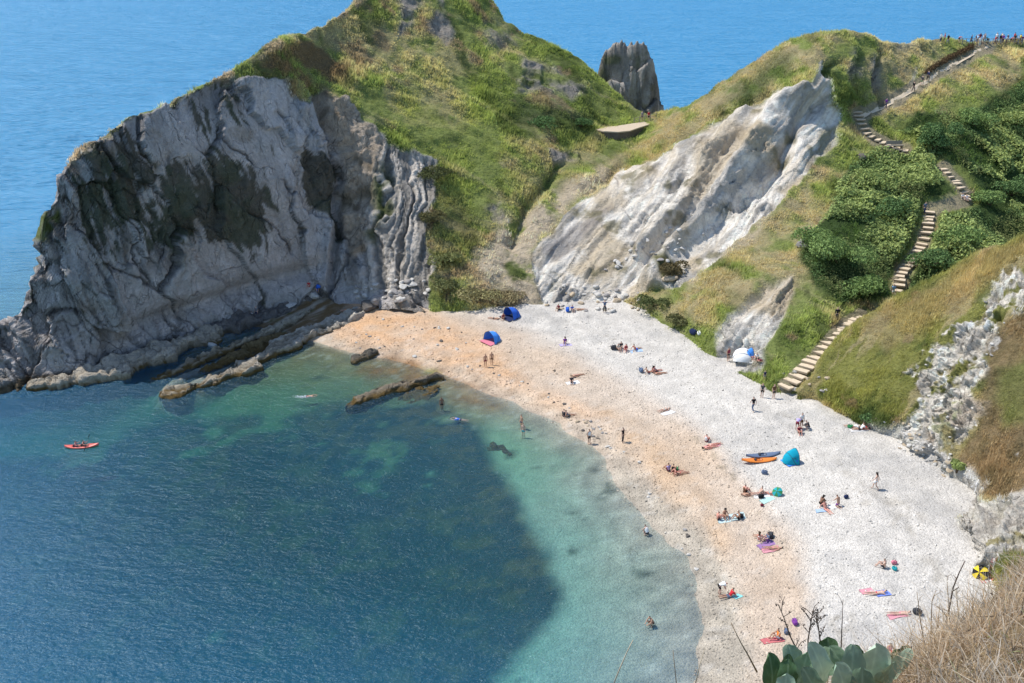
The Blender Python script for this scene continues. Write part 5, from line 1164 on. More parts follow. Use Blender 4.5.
person('person in white shirt standing in the group near the teal tent', 801, 428, 'stand', 200, ('shirt','white'), ('shorts','brown'), ('hair','dark'))
person('person in dark top crouching at the right of the group near the teal tent', 808.3, 430, 'crouch', 60, ('jacket','charcoal'), ('shorts','grey'))
person('sunburnt person sitting at the front of the group near the teal tent', 799, 433, 'sit', 180, ('shirt','maroon'), ('shorts','brown'), skin='red')
person('person in white shirt bending over a sunbather near the waterline', 719.3, 595, 'bend', -80, ('shirt','white'), ('shorts','black'), ('hair','grey'))
person('bather sitting in the wet shingle at the waterline below the weedy stones', 646.8, 536, 'crouch', 30, ('vest','white'), ('shorts','charcoal'))
person('bather crouching alone in the shallows near the bottom of the picture', 652, 626, 'crouch', 120, None, ('trunks','black'), skin='tan')
# ---------------- the stairs and tracks
person('walker in grey shirt coming down the long flight of steps', 924, 214, 'walk', 200, ('shirt','slate'), ('trousers','navy'), at=None)
person('left of two people in white sitting where the steps turn', 962, 199, 'sit', 200, ('shirt','white'), ('shorts','grey'), ('hair','brown'))
person('right of two people in white sitting where the steps turn', 966, 200, 'sit', 170, ('shirt','white'), ('shorts','lightblue'), ('hair','blonde'))
person('walker in blue top at the hidden lower end of the long flight', 892.5, 297, 'walk', 180, ('shirt','lightblue'), ('shorts','white'))
person('person in black standing at the top of the lowest flight of steps', 836.5, 321, 'stand', 170, ('jacket','black'), ('trousers','charcoal'))
person('walker in purple on the track just above the upper flight of steps', 885.5, 109, 'walk', 210, ('shirt','purple'), ('trousers','navy'))
person('walker in black leading the pair climbing the ridge track', 913, 92, 'walk', -50, ('jacket','black'), ('trousers','charcoal'))
person('walker in dark green following the pair up the ridge track', 921.5, 86, 'walk', -50, ('jacket','charcoal'), ('shorts','green'))
person('walker in navy bent over on the ridge track, highest of the three climbers', 927.5, 81, 'walk', -50, ('jacket','navy'), ('trousers','black'))
person('person in grey standing on the wooden landing by the sea stack', 642, 121, 'stand', 160, ('shirt','grey'), ('shorts','navy'))
person('person in red standing on the wooden landing by the sea stack', 648.5, 121, 'stand', 200, ('shirt','red'), ('shorts','black'))
# ---------------- sitting and lying on the beach
def sit(label, u, v, pn, rz, top=None, bottom=None, hair=('hair','dark'), skin='pale', **k): return person(label, u, v, pn, rz, top, bottom, hair, skin, **k)
sit('person in maroon sitting near the foot of the white cliff, left of the blue bundle', 558.6, 310, 'sit', 150, ('shirt','maroon'), ('shorts','black'), skin='tan')
sit('person in blue sitting beside the blue bag under the white cliff', 572, 311, 'sit', 200, ('shirt','blue'), ('shorts','navy'))
sit('sunbather lying right of the blue bag under the white cliff', 580.5, 310, 'lie', -95, ('bikini_top','charcoal'), ('briefs','charcoal'), skin='tan')
sit('person in purple sitting on a purple towel on pale shingle', 565, 343.5, 'sit', 170, ('shirt','purple'), ('shorts','lilac'), ('long_hair','brown'))
sit('person sitting hunched next to the grey chair, leftmost of three on the upper shingle', 618, 350, 'sit', 200, ('shirt','cream'), ('shorts','brown'))
sit('person with pink legs sitting in the middle of three on the upper shingle', 626, 350.5, 'sit', 160, ('vest','maroon'), ('shorts','pink'), skin='red')
sit('person on a white and blue towel, rightmost of three on the upper shingle', 635.5, 350, 'lean', -60, ('vest','red'), ('shorts','blue'), skin='tan')
sit('leftmost of the row of sunbathers sitting beside the dark rucksack', 648, 373, 'lean', -70, None, ('trunks','maroon'), skin='tan')
sit('sunbather in black in the middle of the row by the dark rucksack', 653, 373, 'sit', -60, ('bikini_top','black'), ('briefs','black'), ('long_hair','dark'), skin='red')
sit('sunbather lying at the right end of the row by the dark rucksack', 659.5, 374, 'lie', -80, ('bikini_top','red'), ('briefs','red'), skin='tan')
sit('sunbather with a pink top lying above the white towel on orange shingle', 577, 376, 'lie', -70, ('bikini_top','pink'), ('briefs','pink'), ('long_hair','blonde'), skin='tan')
sit('person in dark top sitting on a white towel on the orange shingle', 571.5, 382.5, 'sit', 180, ('shirt','charcoal'), ('shorts','black'))
sit('sunbather in teal lying beside the white towel on the shingle edge', 664.5, 410.5, 'lie', 120, ('bikini_top','teal'), ('briefs','teal'))
sit('person in dark clothes sitting low on the orange shingle above the waterline', 563.5, 416.5, 'sit', -60, ('shirt','charcoal'), ('shorts','navy'))
sit('person leaning back beside the person sitting low above the waterline', 568, 416.5, 'lean', -70, ('vest','slate'), ('shorts','charcoal'), skin='tan')
sit('person with dark hair sitting at the head of a pair on the mid beach', 706, 442, 'sit', -40, ('vest','white'), ('shorts','maroon'), skin='red')
sit('sunbather in white lying in front of the dark haired sitter on the mid beach', 713.5, 445.5, 'lie', -70, ('bikini_top','white'), ('briefs','maroon'), skin='red')
sit('left sunbather sitting on the beach edge beside the green bag', 673, 472, 'sit', -30, ('vest','black'), ('shorts','maroon'), skin='tan')
sit('right sunbather lying on the beach edge beside the green bag', 680, 474, 'lie', -80, ('bikini_top','black'), ('briefs','red'), skin='tan')
sit('person under the white beach shelter, in red and sitting on the left', 751, 358.5, 'sit', 200, ('shirt','red'), ('shorts','maroon'), skin='red')
sit('person under the white beach shelter, in white and sitting in the middle', 756.5, 359.5, 'sit', 160, ('shirt','white'), ('shorts','charcoal'))
sit('person beside the white beach shelter lying furthest right', 761.5, 361, 'lie', -70, ('vest','maroon'), ('shorts','charcoal'), skin='tan')
sit('person in white lying leftmost of the trio at the foot of the grass slope', 853, 427, 'lie', 80, ('shirt','white'), ('shorts','green'))
sit('middle person of the trio at the foot of the grass slope, leaning on hands', 860.5, 430, 'lean', 90, ('shirt','white'), ('shorts','black'), skin='tan')
sit('person in red on the right of the trio at the foot of the grass slope', 867, 428.5, 'lie', -90, ('shirt','red'), ('shorts','charcoal'), skin='red')
sit('sunbather lying left of the dark bag by the small teal sunshade', 748.5, 495, 'lie', -80, None, ('trunks','black'), skin='tan')
sit('sunbather leaning back right of the lying one by the small teal sunshade', 759, 494.5, 'lean', 100, ('bikini_top','maroon'), ('briefs','maroon'), skin='pale')
sit('sunbather with head under the small teal sunshade', 769.5, 494, 'lie', 85, ('bikini_top','teal'), ('briefs','teal'), skin='red')
sit('sunburnt sitter at the left edge of the pale cyan towel', 717.8, 520, 'sit', -80, None, ('trunks','charcoal'), skin='red')
sit('sitter with dark hair behind the pale cyan towel', 724.6, 517, 'sit', 190, ('bikini_top','maroon'), ('briefs','maroon'), ('long_hair','dark'), skin='tan')
sit('sitter with a dark bag at the right end of the pale cyan towel', 738.5, 519, 'sit', 90, None, ('trunks','black'), skin='tan')
sit('person with brown hair sitting above the purple towel', 758.8, 541, 'sit', -30, ('bikini_top','white'), ('shorts','white'), ('long_hair','brown'), skin='red')
sit('person in blue shirt leaning over the purple towel', 767.5, 541, 'sit', 100, ('shirt','slate'), ('shorts','purple'))
sit('sunbather in pink lying below the purple towel', 773, 549, 'lie', 85, ('bikini_top','pink'), ('briefs','pink'), ('long_hair','dark'), skin='tan')
sit('dark haired person leaning forward in the pair of friends on the bright shingle', 820.5, 506, 'crouch', -60, ('bikini_top','black'), ('briefs','black'), ('long_hair','dark'), skin='brown')
sit('person with raised bare legs beside the dark haired person on bright shingle', 825.5, 510, 'lean', -160, ('bikini_top','maroon'), ('briefs','maroon'), ('long_hair','brown'), skin='red')
sit('person kneeling with back turned and purple skirt on the bright shingle', 838, 507, 'kneel', 30, None, ('shorts','purple'), ('hair','dark'), skin='tan')
sit('person in black sitting between a red and a green bag on pale shingle', 884, 568, 'sit', 60, ('bikini_top','black'), ('shorts','charcoal'), ('hair','dark'), skin='pale')
sit('sunbather lying with head on a blue towel on pale shingle', 876.5, 594, 'prone', 90, ('bikini_top','white'), ('briefs','red'), ('hair','dark'), skin='pale')
sit('sunbather lying flat with a dark hat, lowest on the pale shingle', 900, 614.5, 'prone', 85, None, ('briefs','pink'), ('hair','dark'), skin='pale')
sit('person sitting on a red towel beside the yellow and black parasol', 990.5, 577, 'lean', 100, ('bikini_top','pink'), ('briefs','red'), ('hair','dark'), skin='tan')
sit('person in red top lying at the feet of the white shirted bending person', 729.5, 597, 'lean', 100, ('shirt','red'), ('shorts','slate'), ('hair','dark'), skin='tan')
sit('tanned person in white shorts and orange vest sitting on a red towel', 778, 638, 'sit', 100, ('vest','orange'), ('shorts','white'), ('hair','dark'), skin='tan')
sit('person sitting behind the rightmost cabbage leaf', 889, 653, 'sit', 180, ('vest','pink'), ('shorts','red'), ('hair','dark'), skin='tan')
sit('person sitting by the blue tent under the bushy bank, the one further right', 503.5, 319, 'sit', 170, ('vest','maroon'), ('shorts','maroon'), skin='tan')
sit('person lying left of the blue tent under the bushy bank', 494.5, 319, 'lie', 80, None, ('trunks','charcoal'), skin='tan')
sit('person in red sitting in the shade at the foot of the big cliff', 309, 287, 'sit', 170, ('shirt','red'), ('shorts','red'))
sit('person in blue sitting in the shade at the foot of the big cliff', 317.5, 291, 'sit', 190, ('shirt','blue'), ('shorts','blue'), ('hair','dark'))
sit('tanned sunbather lying beside the dark boulders on the shingle', 345, 311, 'lie', -70, None, ('trunks','orange'), skin='tan')
sit('person in white sitting on the shaded rocks under the big cliff', 252, 317, 'sit', 160, ('shirt','white'), ('shorts','charcoal'))
sit('person in grey standing on the shaded rocks under the big cliff', 257, 318, 'stand', 160, ('shirt','grey'), ('shorts','navy'), ('hair','brown'))
sit('sunbather with a blue vest in the row by the dark rucksack, second from right', 656, 372, 'lean', -60, ('vest','blue'), ('shorts','charcoal'), skin='red')
sit('person in dark clothes sitting just behind the hunched sitter and the grey chair', 621, 348, 'sit', 170, ('shirt','charcoal'), ('shorts','grey'))
sit('sunbather in red shorts between the two on the beach edge by the green bag', 676.5, 474, 'lean', -60, None, ('trunks','red'), skin='red')
sit('person in lilac sitting at the left end of the group on the beach edge', 668.5, 471, 'sit', 40, ('shirt','lilac'), ('shorts','maroon'), skin='tan')
sit('sunbather in brown sitting at the left end of the small teal sunshade group', 744.5, 493, 'sit', -60, ('vest','brown'), ('shorts','black'), skin='red')
sit('sunbather with long dark hair lying above the purple towel group', 763.5, 538, 'lie', 70, ('bikini_top','lilac'), ('briefs','lilac'), ('long_hair','dark'), skin='tan')
sit('person in navy crouching at the very back of the white beach shelter', 747.5, 357, 'crouch', 150, ('shirt','navy'), ('shorts','charcoal'))
sit('person in pink lying in front of the pair on the mid beach', 709.5, 448, 'lie', -75, ('bikini_top','pink'), ('briefs','maroon'), ('long_hair','dark'), skin='red')
# ---------------- in the water
person('swimmer with white splash in the water off the long rock ledge', 308, 396, 'swim', -80, None, ('trunks','red'), skin='tan', water=True)
person('swimmer with a blue top floating off the lone reef', 460, 419, 'swim', 80, ('shirt','blue'), ('trunks','navy'), skin='pale', water=True)
# ---------------- the crowd on the ridge
tops = ['white','red','black','pink','navy','white','charcoal','lightblue','maroon','white','grey','teal','red','white','black','cream','purple','white','navy','pink','red','charcoal','white','yellow','maroon']
for i, u in enumerate([940.5, 943.5, 948, 958.5, 970.5, 972.5, 975, 977, 979.5, 982, 984.5, 987, 994.5, 996.5, 999, 1001, 1003, 1005.5, 1007.5, 1011, 1013, 1015, 1017.5, 1019.5, 1022]):
    person('walker seen small among the crowd along the skyline path at the top right', u + .5 * math.sin(i * 2.3), 42.4 + (i * 7 % 5) * .6, ('walk', 'stand', 'walk', 'bend' if i % 8 == 3 else 'stand')[i % 4], (i * 67) % 360, ('shirt' if i % 4 else 'jacket', tops[i]), (('trousers', 'shorts')[i % 2], ('navy', 'charcoal', 'grey', 'black')[i % 4]), ('hair', ('dark', 'brown', 'blonde', 'grey')[i % 4]), ('pale', 'tan', 'brown')[i % 3], group='walkers on the skyline path', scale=.88 + .035 * (i * 5 % 6))
person('walker all in white standing below the skyline path fence', 979, 47, 'stand', 180, ('shirt','white'), ('trousers','cream'), ('hair','brown'))
# ------------------------------------------------------------------ towels, bags, tents, parasols, kayaks
def towel(label, u, v, c, rz, ln=1.8, wd=.9, stripe=None, z=.035):
    p = hit(u, v)
    if p is None: return
    n, m = 22, 12; a, b = np.meshgrid(np.linspace(-.5, .5, n), np.linspace(-.5, .5, m)); s = random.random() * 50
    co, si = math.cos(R(rz)), math.sin(R(rz)); V = []
    ln *= .82; wd *= .75
    for x, y in zip(a.ravel() * ln, b.ravel() * wd):
        x += .05 * math.sin(y * 4 + s); y += .05 * math.sin(x * 3 + s)
        V.append([x * co - y * si, x * si + y * co])
    V = np.array(V); gz = np.array([ground_z(p.x + x, p.y + y) for x, y in V]) - p.z
    h = gz + z + .03 * fbm(V[:, 0] * 3 + s, V[:, 1] * 3, oct=2, seed=700)
    k = np.array(CLOTH.get(c, c) if isinstance(c, str) else c, float); k = np.tile(.72 * k + .28 * np.array([.45, .43, .42]), (len(V), 1))
    if stripe: k = np.where((np.floor(a.ravel() * 9) % 2 == 0)[:, None], np.array(CLOTH[stripe]), k)
    top = np.c_[V, h]; bot = top - [0, 0, .02]
    rim = np.r_[np.arange(n), np.arange(2 * n - 1, n * m, n), np.arange(n * m - 2, n * (m - 1) - 1, -1), np.arange(n * (m - 2), 0, -n)]
    sf = np.array([[rim[i], rim[(i + 1) % len(rim)], rim[(i + 1) % len(rim)] + n * m, rim[i] + n * m] for i in range(len(rim))])
    g = grid_faces(m, n); o = mesh_np('towel', np.r_[top, bot], np.r_[g, g[:, ::-1] + n * m, sf], grass_mat if False else towel_mat, albedo=np.r_[k, k]); o.location = p
    return tag(o, label, 'towel')
towel_mat = col_material('towel_cloth', bump=.01, scales=(3, 30), contrast=.12)
def bag(label, u, v, c, size=.55, cat='bag', rz=None):
    p = hit(u, v); size *= .72
    if p is None: return
    root = thing('bag', label, cat, p, R(random.uniform(0, 180) if rz is None else rz))
    bm = bmesh.new(); bmesh.ops.create_icosphere(bm, subdivisions=3, radius=1)
    for q in bm.verts:
        d = q.co; k = (abs(d.x) ** 3.2 + abs(d.y) ** 3.2 + abs(d.z) ** 3.2) ** (-1 / 3.2); n_ = 1 + .08 * float(vnoise(d.x * 3, d.y * 3, d.z * 3, int(u)))
        q.co = Vector((d.x * k * .5, d.y * k * .3, d.z * k * .36 * (1 - .18 * d.x * d.x) + .36)) * size * n_ * 1.25
    bm_obj('pouch', bm, cloth(c), root)
    for s in (-1, 1):
        bm = bmesh.new(); tube(bm, [Vector((math.cos(t) * .22, s * .2 + .1 * s * math.sin(t), .62 + .28 * math.sin(t))) * size * 1.25 for t in np.linspace(0, math.pi, 9)], .018, 5); bm_obj('strap', bm, cloth('charcoal'), root)
    return root
def tent(label, u, v, c, rz, w=2.2, d=1.5, h=1.25, inner='navy', name='beach_tent', cat='beach tent'):
    p = hit(u, v); root = thing(name, label, cat, p, R(rz)); m, n = 14, 22; V = []
    for i in range(m):
        a = i / (m - 1) * math.pi * .5
        for j in range(n):
            t = j / (n - 1) * math.pi; sag = 1 - .035 * abs(math.sin(t * 4)) - .03 * math.sin(a * 6) ** 2
            V.append((math.cos(t) * w / 2 * (1 - .25 * (a / 1.57) ** 2) * sag, -d * .35 + d * math.sin(a) * (.35 + .65 * math.sin(t) ** .7), math.sin(t) * h * math.cos(a * .98) * sag + .02))
    V = np.array(V); g = grid_faces(m, n)
    Vi = V * [.975, .98, .975] + [0, -.01, .0]
    mesh_np('canopy', np.r_[V, Vi], np.r_[g, g[:, ::-1] + len(V)], cloth(c), root)
    mesh_np('groundsheet', [(x, y, z) for z in (.0, .03) for x, y in ((-w * .5, -d * .75), (w * .5, -d * .75), (w * .42, d * .55), (-w * .42, d * .55))], [(0, 3, 2, 1), (4, 5, 6, 7), (0, 1, 5, 4), (1, 2, 6, 5), (2, 3, 7, 6), (3, 0, 4, 7)], cloth(inner), root, smooth=False)
    for k in (0, 6):
        bm = bmesh.new(); tube(bm, [Vector(q) * 1.01 for q in V[k * n:(k + 1) * n]], .02, 5); bm_obj('pole', bm, cloth('charcoal'), root)
    for s in (-1, 1):
        bm = bmesh.new(); tube(bm, [Vector((s * w * .5, -d * .35, .05)), Vector((s * w * .66, -d * .7, .0))], .012, 4); bm_obj('guy_line', bm, cloth('white'), root)
    return root
def parasol(label, u, v, cols, rad=.95, tilt=(0, 0), pole=1.5, lift=.9, name='parasol'):
    p = hit(u, v); root = thing(name, label, 'parasol', p); Rm = Matrix.Rotation(R(tilt[0]), 4, 'X') @ Matrix.Rotation(R(tilt[1]), 4, 'Y'); top = Vector((0, 0, lift))
    for ci, c in enumerate(cols):
        V, F = [], []
        for gore in range(ci, 8, len(cols)):
            b = len(V)
            for i in range(7):
                r = i / 6
                for j in range(5):
                    t = (gore + j / 4) / 8 * 2 * math.pi; rr = rad * r * (1 - .05 * r * math.sin(j / 4 * math.pi)); V.append(top + Rm @ Vector((math.cos(t) * rr, math.sin(t) * rr, .42 * rad * (1 - r ** 1.8) - .02 * math.sin(j / 4 * math.pi))))
            F += [[b + q for q in f] for f in grid_faces(7, 5)]
        V2 = [v_ - Rm @ Vector((0, 0, .012)) for v_ in V]
        mesh_np('canopy', np.array([tuple(v_) for v_ in V + V2]), np.r_[np.array(F), np.array(F)[:, ::-1] + len(V)], cloth(c), root)
    bm = bmesh.new(); tip = top + Rm @ Vector((0, 0, .5 * rad)); tube(bm, [tip, top + Rm @ Vector((0, 0, -pole))], .018, 6); bm_obj('pole', bm, cloth('white'), root)
    for k in range(8):
        t = k / 8 * 2 * math.pi; bm = bmesh.new(); tube(bm, [top + Rm @ Vector((math.cos(t) * rad * r, math.sin(t) * rad * r, .42 * rad * (1 - r ** 1.8) - .02)) for r in np.linspace(.05, 1, 6)], .007, 4); bm_obj('rib', bm, cloth('grey'), root)
    return root
def kayak(label, loc, rz, c, ln=3.3, wd=.78, ht=.34, inner='charcoal', seats=1, tilt=0):
    root = thing('kayak', label, 'kayak', loc, R(rz)); root.rotation_euler = (R(tilt), 0, R(rz)); m, n = 46, 26; V = []
    for i in range(m):
        s = i / (m - 1) * 2 - 1; hw = wd / 2 * max(.02, (1 - abs(s) ** 2.4)) ** .75; rise = .17 * abs(s) ** 2.6
        for j in range(n):
            t = j / n * 2 * math.pi; x, z = math.cos(t), math.sin(t)
            px = hw * (abs(x) ** .75) * (1 if x > 0 else -1)
            dk = ht * (.55 + .45 * z) if z < 0 else ht * .55 + ht * .30 * z * (1 - .3 * abs(x))
            for q in range(seats):
                c0 = (q - (seats - 1) / 2) * .75 - .08
                if z > 0.05 and abs(s * ln / 2 - c0) < .42 and abs(px) < .27: dk -= .20 * (1 - (abs(s * ln / 2 - c0) / .42) ** 4) * (1 - (abs(px) / .27) ** 4)
            V.append((px, s * ln / 2, dk + rise))
    F = [(i * n + j, i * n + (j + 1) % n, (i + 1) * n + (j + 1) % n, (i + 1) * n + j) for i in range(m - 1) for j in range(n)]
    mesh_np('hull', np.array(V), np.array(F), paint(c + '_plastic', CLOTH[c], .35, .5, .08, 3), root)
    for q in range(seats):
        c0 = (q - (seats - 1) / 2) * .75 - .08
        bm = bmesh.new(); tube(bm, [Vector((.27 * math.cos(t), c0 + .42 * math.sin(t), ht * .80)) for t in np.linspace(0, 2 * math.pi, 20)], .022, 5, False); bm_obj('cockpit_rim', bm, cloth(inner), root)
        bm = bmesh.new(); box(bm, Vector((0, c0 - .30, ht * .8)), (.40, .06, .30), bev=.02); bm_obj('seat', bm, cloth(inner), root)
    return root
def paddle(label, loc, rz, c='black', tilt=12):
    root = thing('paddle', label, 'paddle', loc, R(rz)); root.rotation_euler = (0, R(tilt), R(rz))
    bm = bmesh.new(); tube(bm, [Vector((-.85, 0, 0)), Vector((.85, 0, 0))], .016, 6); bm_obj('shaft', bm, cloth('charcoal'), root)
    for s in (-1, 1):
        bm = bmesh.new(); box(bm, Vector((s * 1.02, 0, 0)), (.42, .03, .18), bev=.012); bm_obj('blade', bm, cloth(c), root)
for a in [('purple towel under the person in purple', 565.5, 345, 'lilac', 10), ('white towel with a person in a dark top sitting on it', 572.5, 383, 'white', 15), ('white and blue towel under the rightmost of three sitters', 636, 351, 'lightblue', 10),
          ('white towel beside the sunbather in teal', 668, 413, 'white', 35), ('pale cyan towel between three sitters on orange shingle', 731, 518, (.45, .62, .62), 10, 3.0, 1.3), ('purple towel spread in the group with a pink sunbather', 765.5, 545, 'purple', 20),
          ('white and pink towel under the sunbather in pink', 771, 549.5, 'pink', 8), ('thin cyan towel below the small teal sunshade', 767, 500, (.40, .66, .60), 30), ('white towel under the pair by the small teal sunshade', 762, 496, 'white', 0),
          ('blue towel under the head of a sunbather on pale shingle', 882, 593.5, 'blue', 10, 1.3, .9), ('pink towel under the legs of the sunbather with the blue towel', 867, 591, 'pink', 10, 1.2, .8), ('pink towel under the lowest sunbather on pale shingle', 897, 615.5, 'pink', 8), ('red towel with pale stripes by the yellow and black parasol', 988, 579, 'red', 10, 1.6, .9, 'white'),
          ('red towel spread behind the dead plant', 772, 640.5, 'red', 10, 1.9, .8), ('cyan towel behind the head of the person in red top', 737, 596.5, (.15, .62, .62), 30, .8, .7), ('white towel under the pair on the mid beach', 712, 446, 'pink', 25), ('white towel of the trio at the foot of the grass slope', 858, 430, 'white', 0, 2.0, 1.0), ('lilac towel beside the kneeling person', 833, 507, 'white', 20, 1.3, .8), ('cyan towel under the dark haired person on the bright shingle', 821, 511, 'lightblue', 0, 1.2, .7)]:
    towel(*a)
for a in [('blue bag lying beside the person in blue under the white cliff', 567.5, 311.5, 'blue', .9), ('dark rucksack at the left end of the row of sunbathers', 641, 372, 'slate', .8), ('grey low beach chair bag beside the hunched sitter', 613.8, 349.5, 'charcoal', .85), ('green bag between the two sunbathers on the beach edge', 677, 470, 'green', .5),
          ('navy and white heap of bags at the foot of the grass slope', 693, 334.5, 'navy', 1.1), ('white bag on the right of the navy heap at the foot of the grass slope', 699, 335, 'white', .8), ('dark bag lying between the sunbathers and the cyan towel', 761, 498, 'black', .6), ('dark bag beside the sitter at the right end of the pale cyan towel', 741.5, 517.5, 'black', .55),
          ('dark rucksack above the person in blue shirt', 770.5, 537, 'charcoal', .7), ('small grey bag lying alone between the kayaks and the sunbathers', 764.3, 474, 'slate', .65), ('dark ball-shaped bag right of the kneeling person', 846, 498, 'navy', .5), ('red bag on pale shingle right of the person in black', 894, 564, 'pink', .5), ('green bag on pale shingle, lower one right of the person in black', 894.3, 570, 'teal', .5),
          ('dark hat-shaped bag behind the head of the lowest sunbather', 917, 614, 'charcoal', .75), ('blue bag against the back of the person in white shorts', 786, 633, 'slate', .55), ('purple bag behind the dead plant with seed heads', 794.5, 624, 'purple', .65), ('blue bag in front of the teal tent on the shingle', 793, 464, 'blue', .95), ('blue bag in the shade at the foot of the big cliff', 319.5, 288, 'blue', .9),
          ('red item of clothing in a heap below the cyan towel', 762, 506, 'maroon', .35), ('white bag on the shaded rocks beside the sitter in white', 247.5, 318, 'white', .7), ('green and red heap at the left of the trio below the grass slope', 849.5, 428, 'green', .55)]:
    bag(*a)
tent('blue dome tent at the foot of the bushy bank, further from the water', 512, 317, 'blue', -55, 2.3, 1.7, 1.45)
tent('bright blue dome tent standing on the orange shingle near the water', 492.5, 341, 'skyblue', -50, 2.2, 1.6, 1.4, 'pink')
tent('teal half-dome tent beside the two beached kayaks', 790.5, 462, 'turquoise', 112, 1.6, 1.25, 1.35, 'skyblue')
tent('white beach shelter with a blue side at the foot of the lower white slab', 743, 359.5, 'white', 165, 2.5, 1.5, 1.25, 'white', 'beach_shelter', 'beach shelter')
tent('small blue wind shelter touching the right side of the white beach shelter', 749, 358, 'skyblue', 120, 1.0, .8, 1.2, 'blue', 'beach_shelter', 'beach shelter')
parasol('yellow and black parasol tilted beside a red towel on the right', 979.5, 577, ('yellow', 'black'), .62, (40, -38), .8, .38)
parasol('small teal sunshade over the head of a sunbather', 777, 495, ('teal', 'green'), .48, (35, -25), .5, .32)
g = hit(763, 456.5); kayak('slate grey kayak lying behind the orange one on the shingle', g + Vector((0, 0, -.03)), -80, 'slate', 3.5, .8, .36)
g = hit(759, 461.5); kayak('orange kayak lying on the shingle in front of the grey one', g + Vector((0, 0, -.03)), -86, 'orange', 3.4, .8, .34)
kl = Vector(at_z(82, 447, 0.0)); kz = -82
CLOTH['coral'] = (.72, .13, .10)
kayak('coral red kayak with two paddlers afloat in the cove', kl + Vector((0, 0, -.10)), kz, 'coral', 3.3, .85, .36, seats=2)
kd = Matrix.Rotation(R(kz), 4, 'Z')
for s, lab, tp in ((.30, 'paddler in front in the coral red kayak, wearing a dark vest', 'black'), (-.46, 'paddler at the back of the coral red kayak, wearing a pink vest', 'pink')):
    person(lab, 0, 0, 'paddle', kz, ('vest', tp), ('shorts', 'navy'), ('hair', 'dark'), 'red', at=kl + kd @ Vector((0, s - .1, -.03)), scale=.9)
paddle('double-bladed paddle held by the front paddler in the kayak', kl + kd @ Vector((0, .55, .48)), kz, 'black', 14)
# foam kicked up by the swimmer
def foam(label, u, v, ln, wd, rz):
    c = Vector(at_z(u, v, 0)); bm = bmesh.new(); k = Matrix.Rotation(R(rz), 4, 'Z')
    for i in range(150):
        x = random.gauss(0, .38); r = random.uniform(.015, .055) * (1 - min(.9, abs(x) * .7)); q = c + k @ Vector((x * ln, random.gauss(0, .18) * wd, random.uniform(0, .06)))
        bmesh.ops.create_icosphere(bm, subdivisions=1, radius=r, matrix=Matrix.Translation(q))
    return tag(bm_obj('foam', bm, paint('foam', (.8, .83, .85), .6, .3), None), label, 'foam', kind='stuff')
foam('white foam trailing behind the swimmer off the long rock ledge', 302, 397, 1.6, 1.0, 5)
# pop-up heap of teal cover on the lone sunbather
# ------------------------------------------------------------------ steps, track, landing, fences
tread_m = paint('worn_gravel', (.60, .49, .35), .95, .1, .25, 5); riser_m = paint('weathered_timber', (.30, .24, .17), .9, .15, .35, 8); deck_m = paint('pale_boards', (.50, .41, .30), .9, .1, .25, 4); post_m = paint('grey_timber', (.28, .25, .21), .9, .15, .3, 8)
def resample(P3, n):
    P3 = np.array([tuple(p) for p in P3]); s = np.r_[0, np.cumsum(np.linalg.norm(np.diff(P3, axis=0), axis=1))]; t = np.linspace(0, s[-1], n)
    return np.stack([np.interp(t, s, P3[:, k]) for k in range(3)], 1), s[-1]
def stairs(label, line, n, width):
    pts = []
    for (a, b), (c, d) in zip(line[:-1], line[1:]):
        for t in np.linspace(0, 1, 5)[:-1]: pts.append(hit(a + (c - a) * t, b + (d - b) * t, (BV_HILL,)))
    pts.append(hit(*line[-1], (BV_HILL,))); pts = [p for p in pts if p]
    Q_, L_ = resample(pts, n); base = Vector(Q_[-1]); root = thing('stairway', label, 'stairway', base); gap = L_ / (n - 1)
    for i in range(n):
        t = Q_[min(i + 1, n - 1)] - Q_[max(i - 1, 0)]; ang = math.atan2(t[1], t[0]) - math.pi / 2; rot = Matrix.Rotation(ang + random.uniform(-.13, .13), 3, 'Z'); w = width * random.uniform(.78, 1.12)
        c = Vector(Q_[i]) - base + Vector((random.uniform(-.12, .12), 0, random.uniform(.04, .12))); bm = bmesh.new(); box(bm, c, (w, gap * .93, .22), rot, .03); st_ = bm_obj('step', bm, tread_m, root, False)
        # the timber edge is on the downhill side, which here is the end of the line
        f = rot @ Vector((0, gap * .44, -.02)); bm = bmesh.new(); box(bm, c + f + Vector((0, 0, .0)), (w * 1.03, .07, .20), rot, .02); rs = bm_obj('riser', bm, riser_m, st_, False)
    return root
stairs('upper flight of wide wooden steps curving down to a bench at the landing', STAIRS[0], 13, 1.7)
stairs('short flight of steps emerging below the big dark bush', STAIRS[1], 9, 1.35)
stairs('long flight of pale steps curving down between brambles with a walker on it', STAIRS[2], 20, 1.4)
stairs('lowest flight of broad steps reaching the beach', STAIRS[3], 18, 2.0)
def ribbon(name, pts, width, m, lift=.09):
    Q_, L_ = resample([hit(u, v, (BV_HILL,)) for u, v in pts], 70); T = np.gradient(Q_[:, :2], axis=0); T /= np.linalg.norm(T, axis=1, keepdims=True); Nn = np.stack([-T[:, 1], T[:, 0]], 1); V = []
    wob = fbm(np.arange(70) * .3, np.zeros(70), oct=3, seed=801)
    for i in range(70):
        for s in np.linspace(-.5, .5, 7):
            x, y = Q_[i, :2] + Nn[i] * s * width * (1 + .4 * wob[i]); V.append((x, y, max(Q_[i, 2] - .2, min(Q_[i, 2] + .35, ground_z(x, y))) + lift - abs(s) * .12))
    return mesh_np(name, np.array(V), grid_faces(70, 7), m)
tag(ribbon('path', TRACK, .62, tread_m, .04), 'pale gravel track climbing to the ridge', 'path', kind='structure')
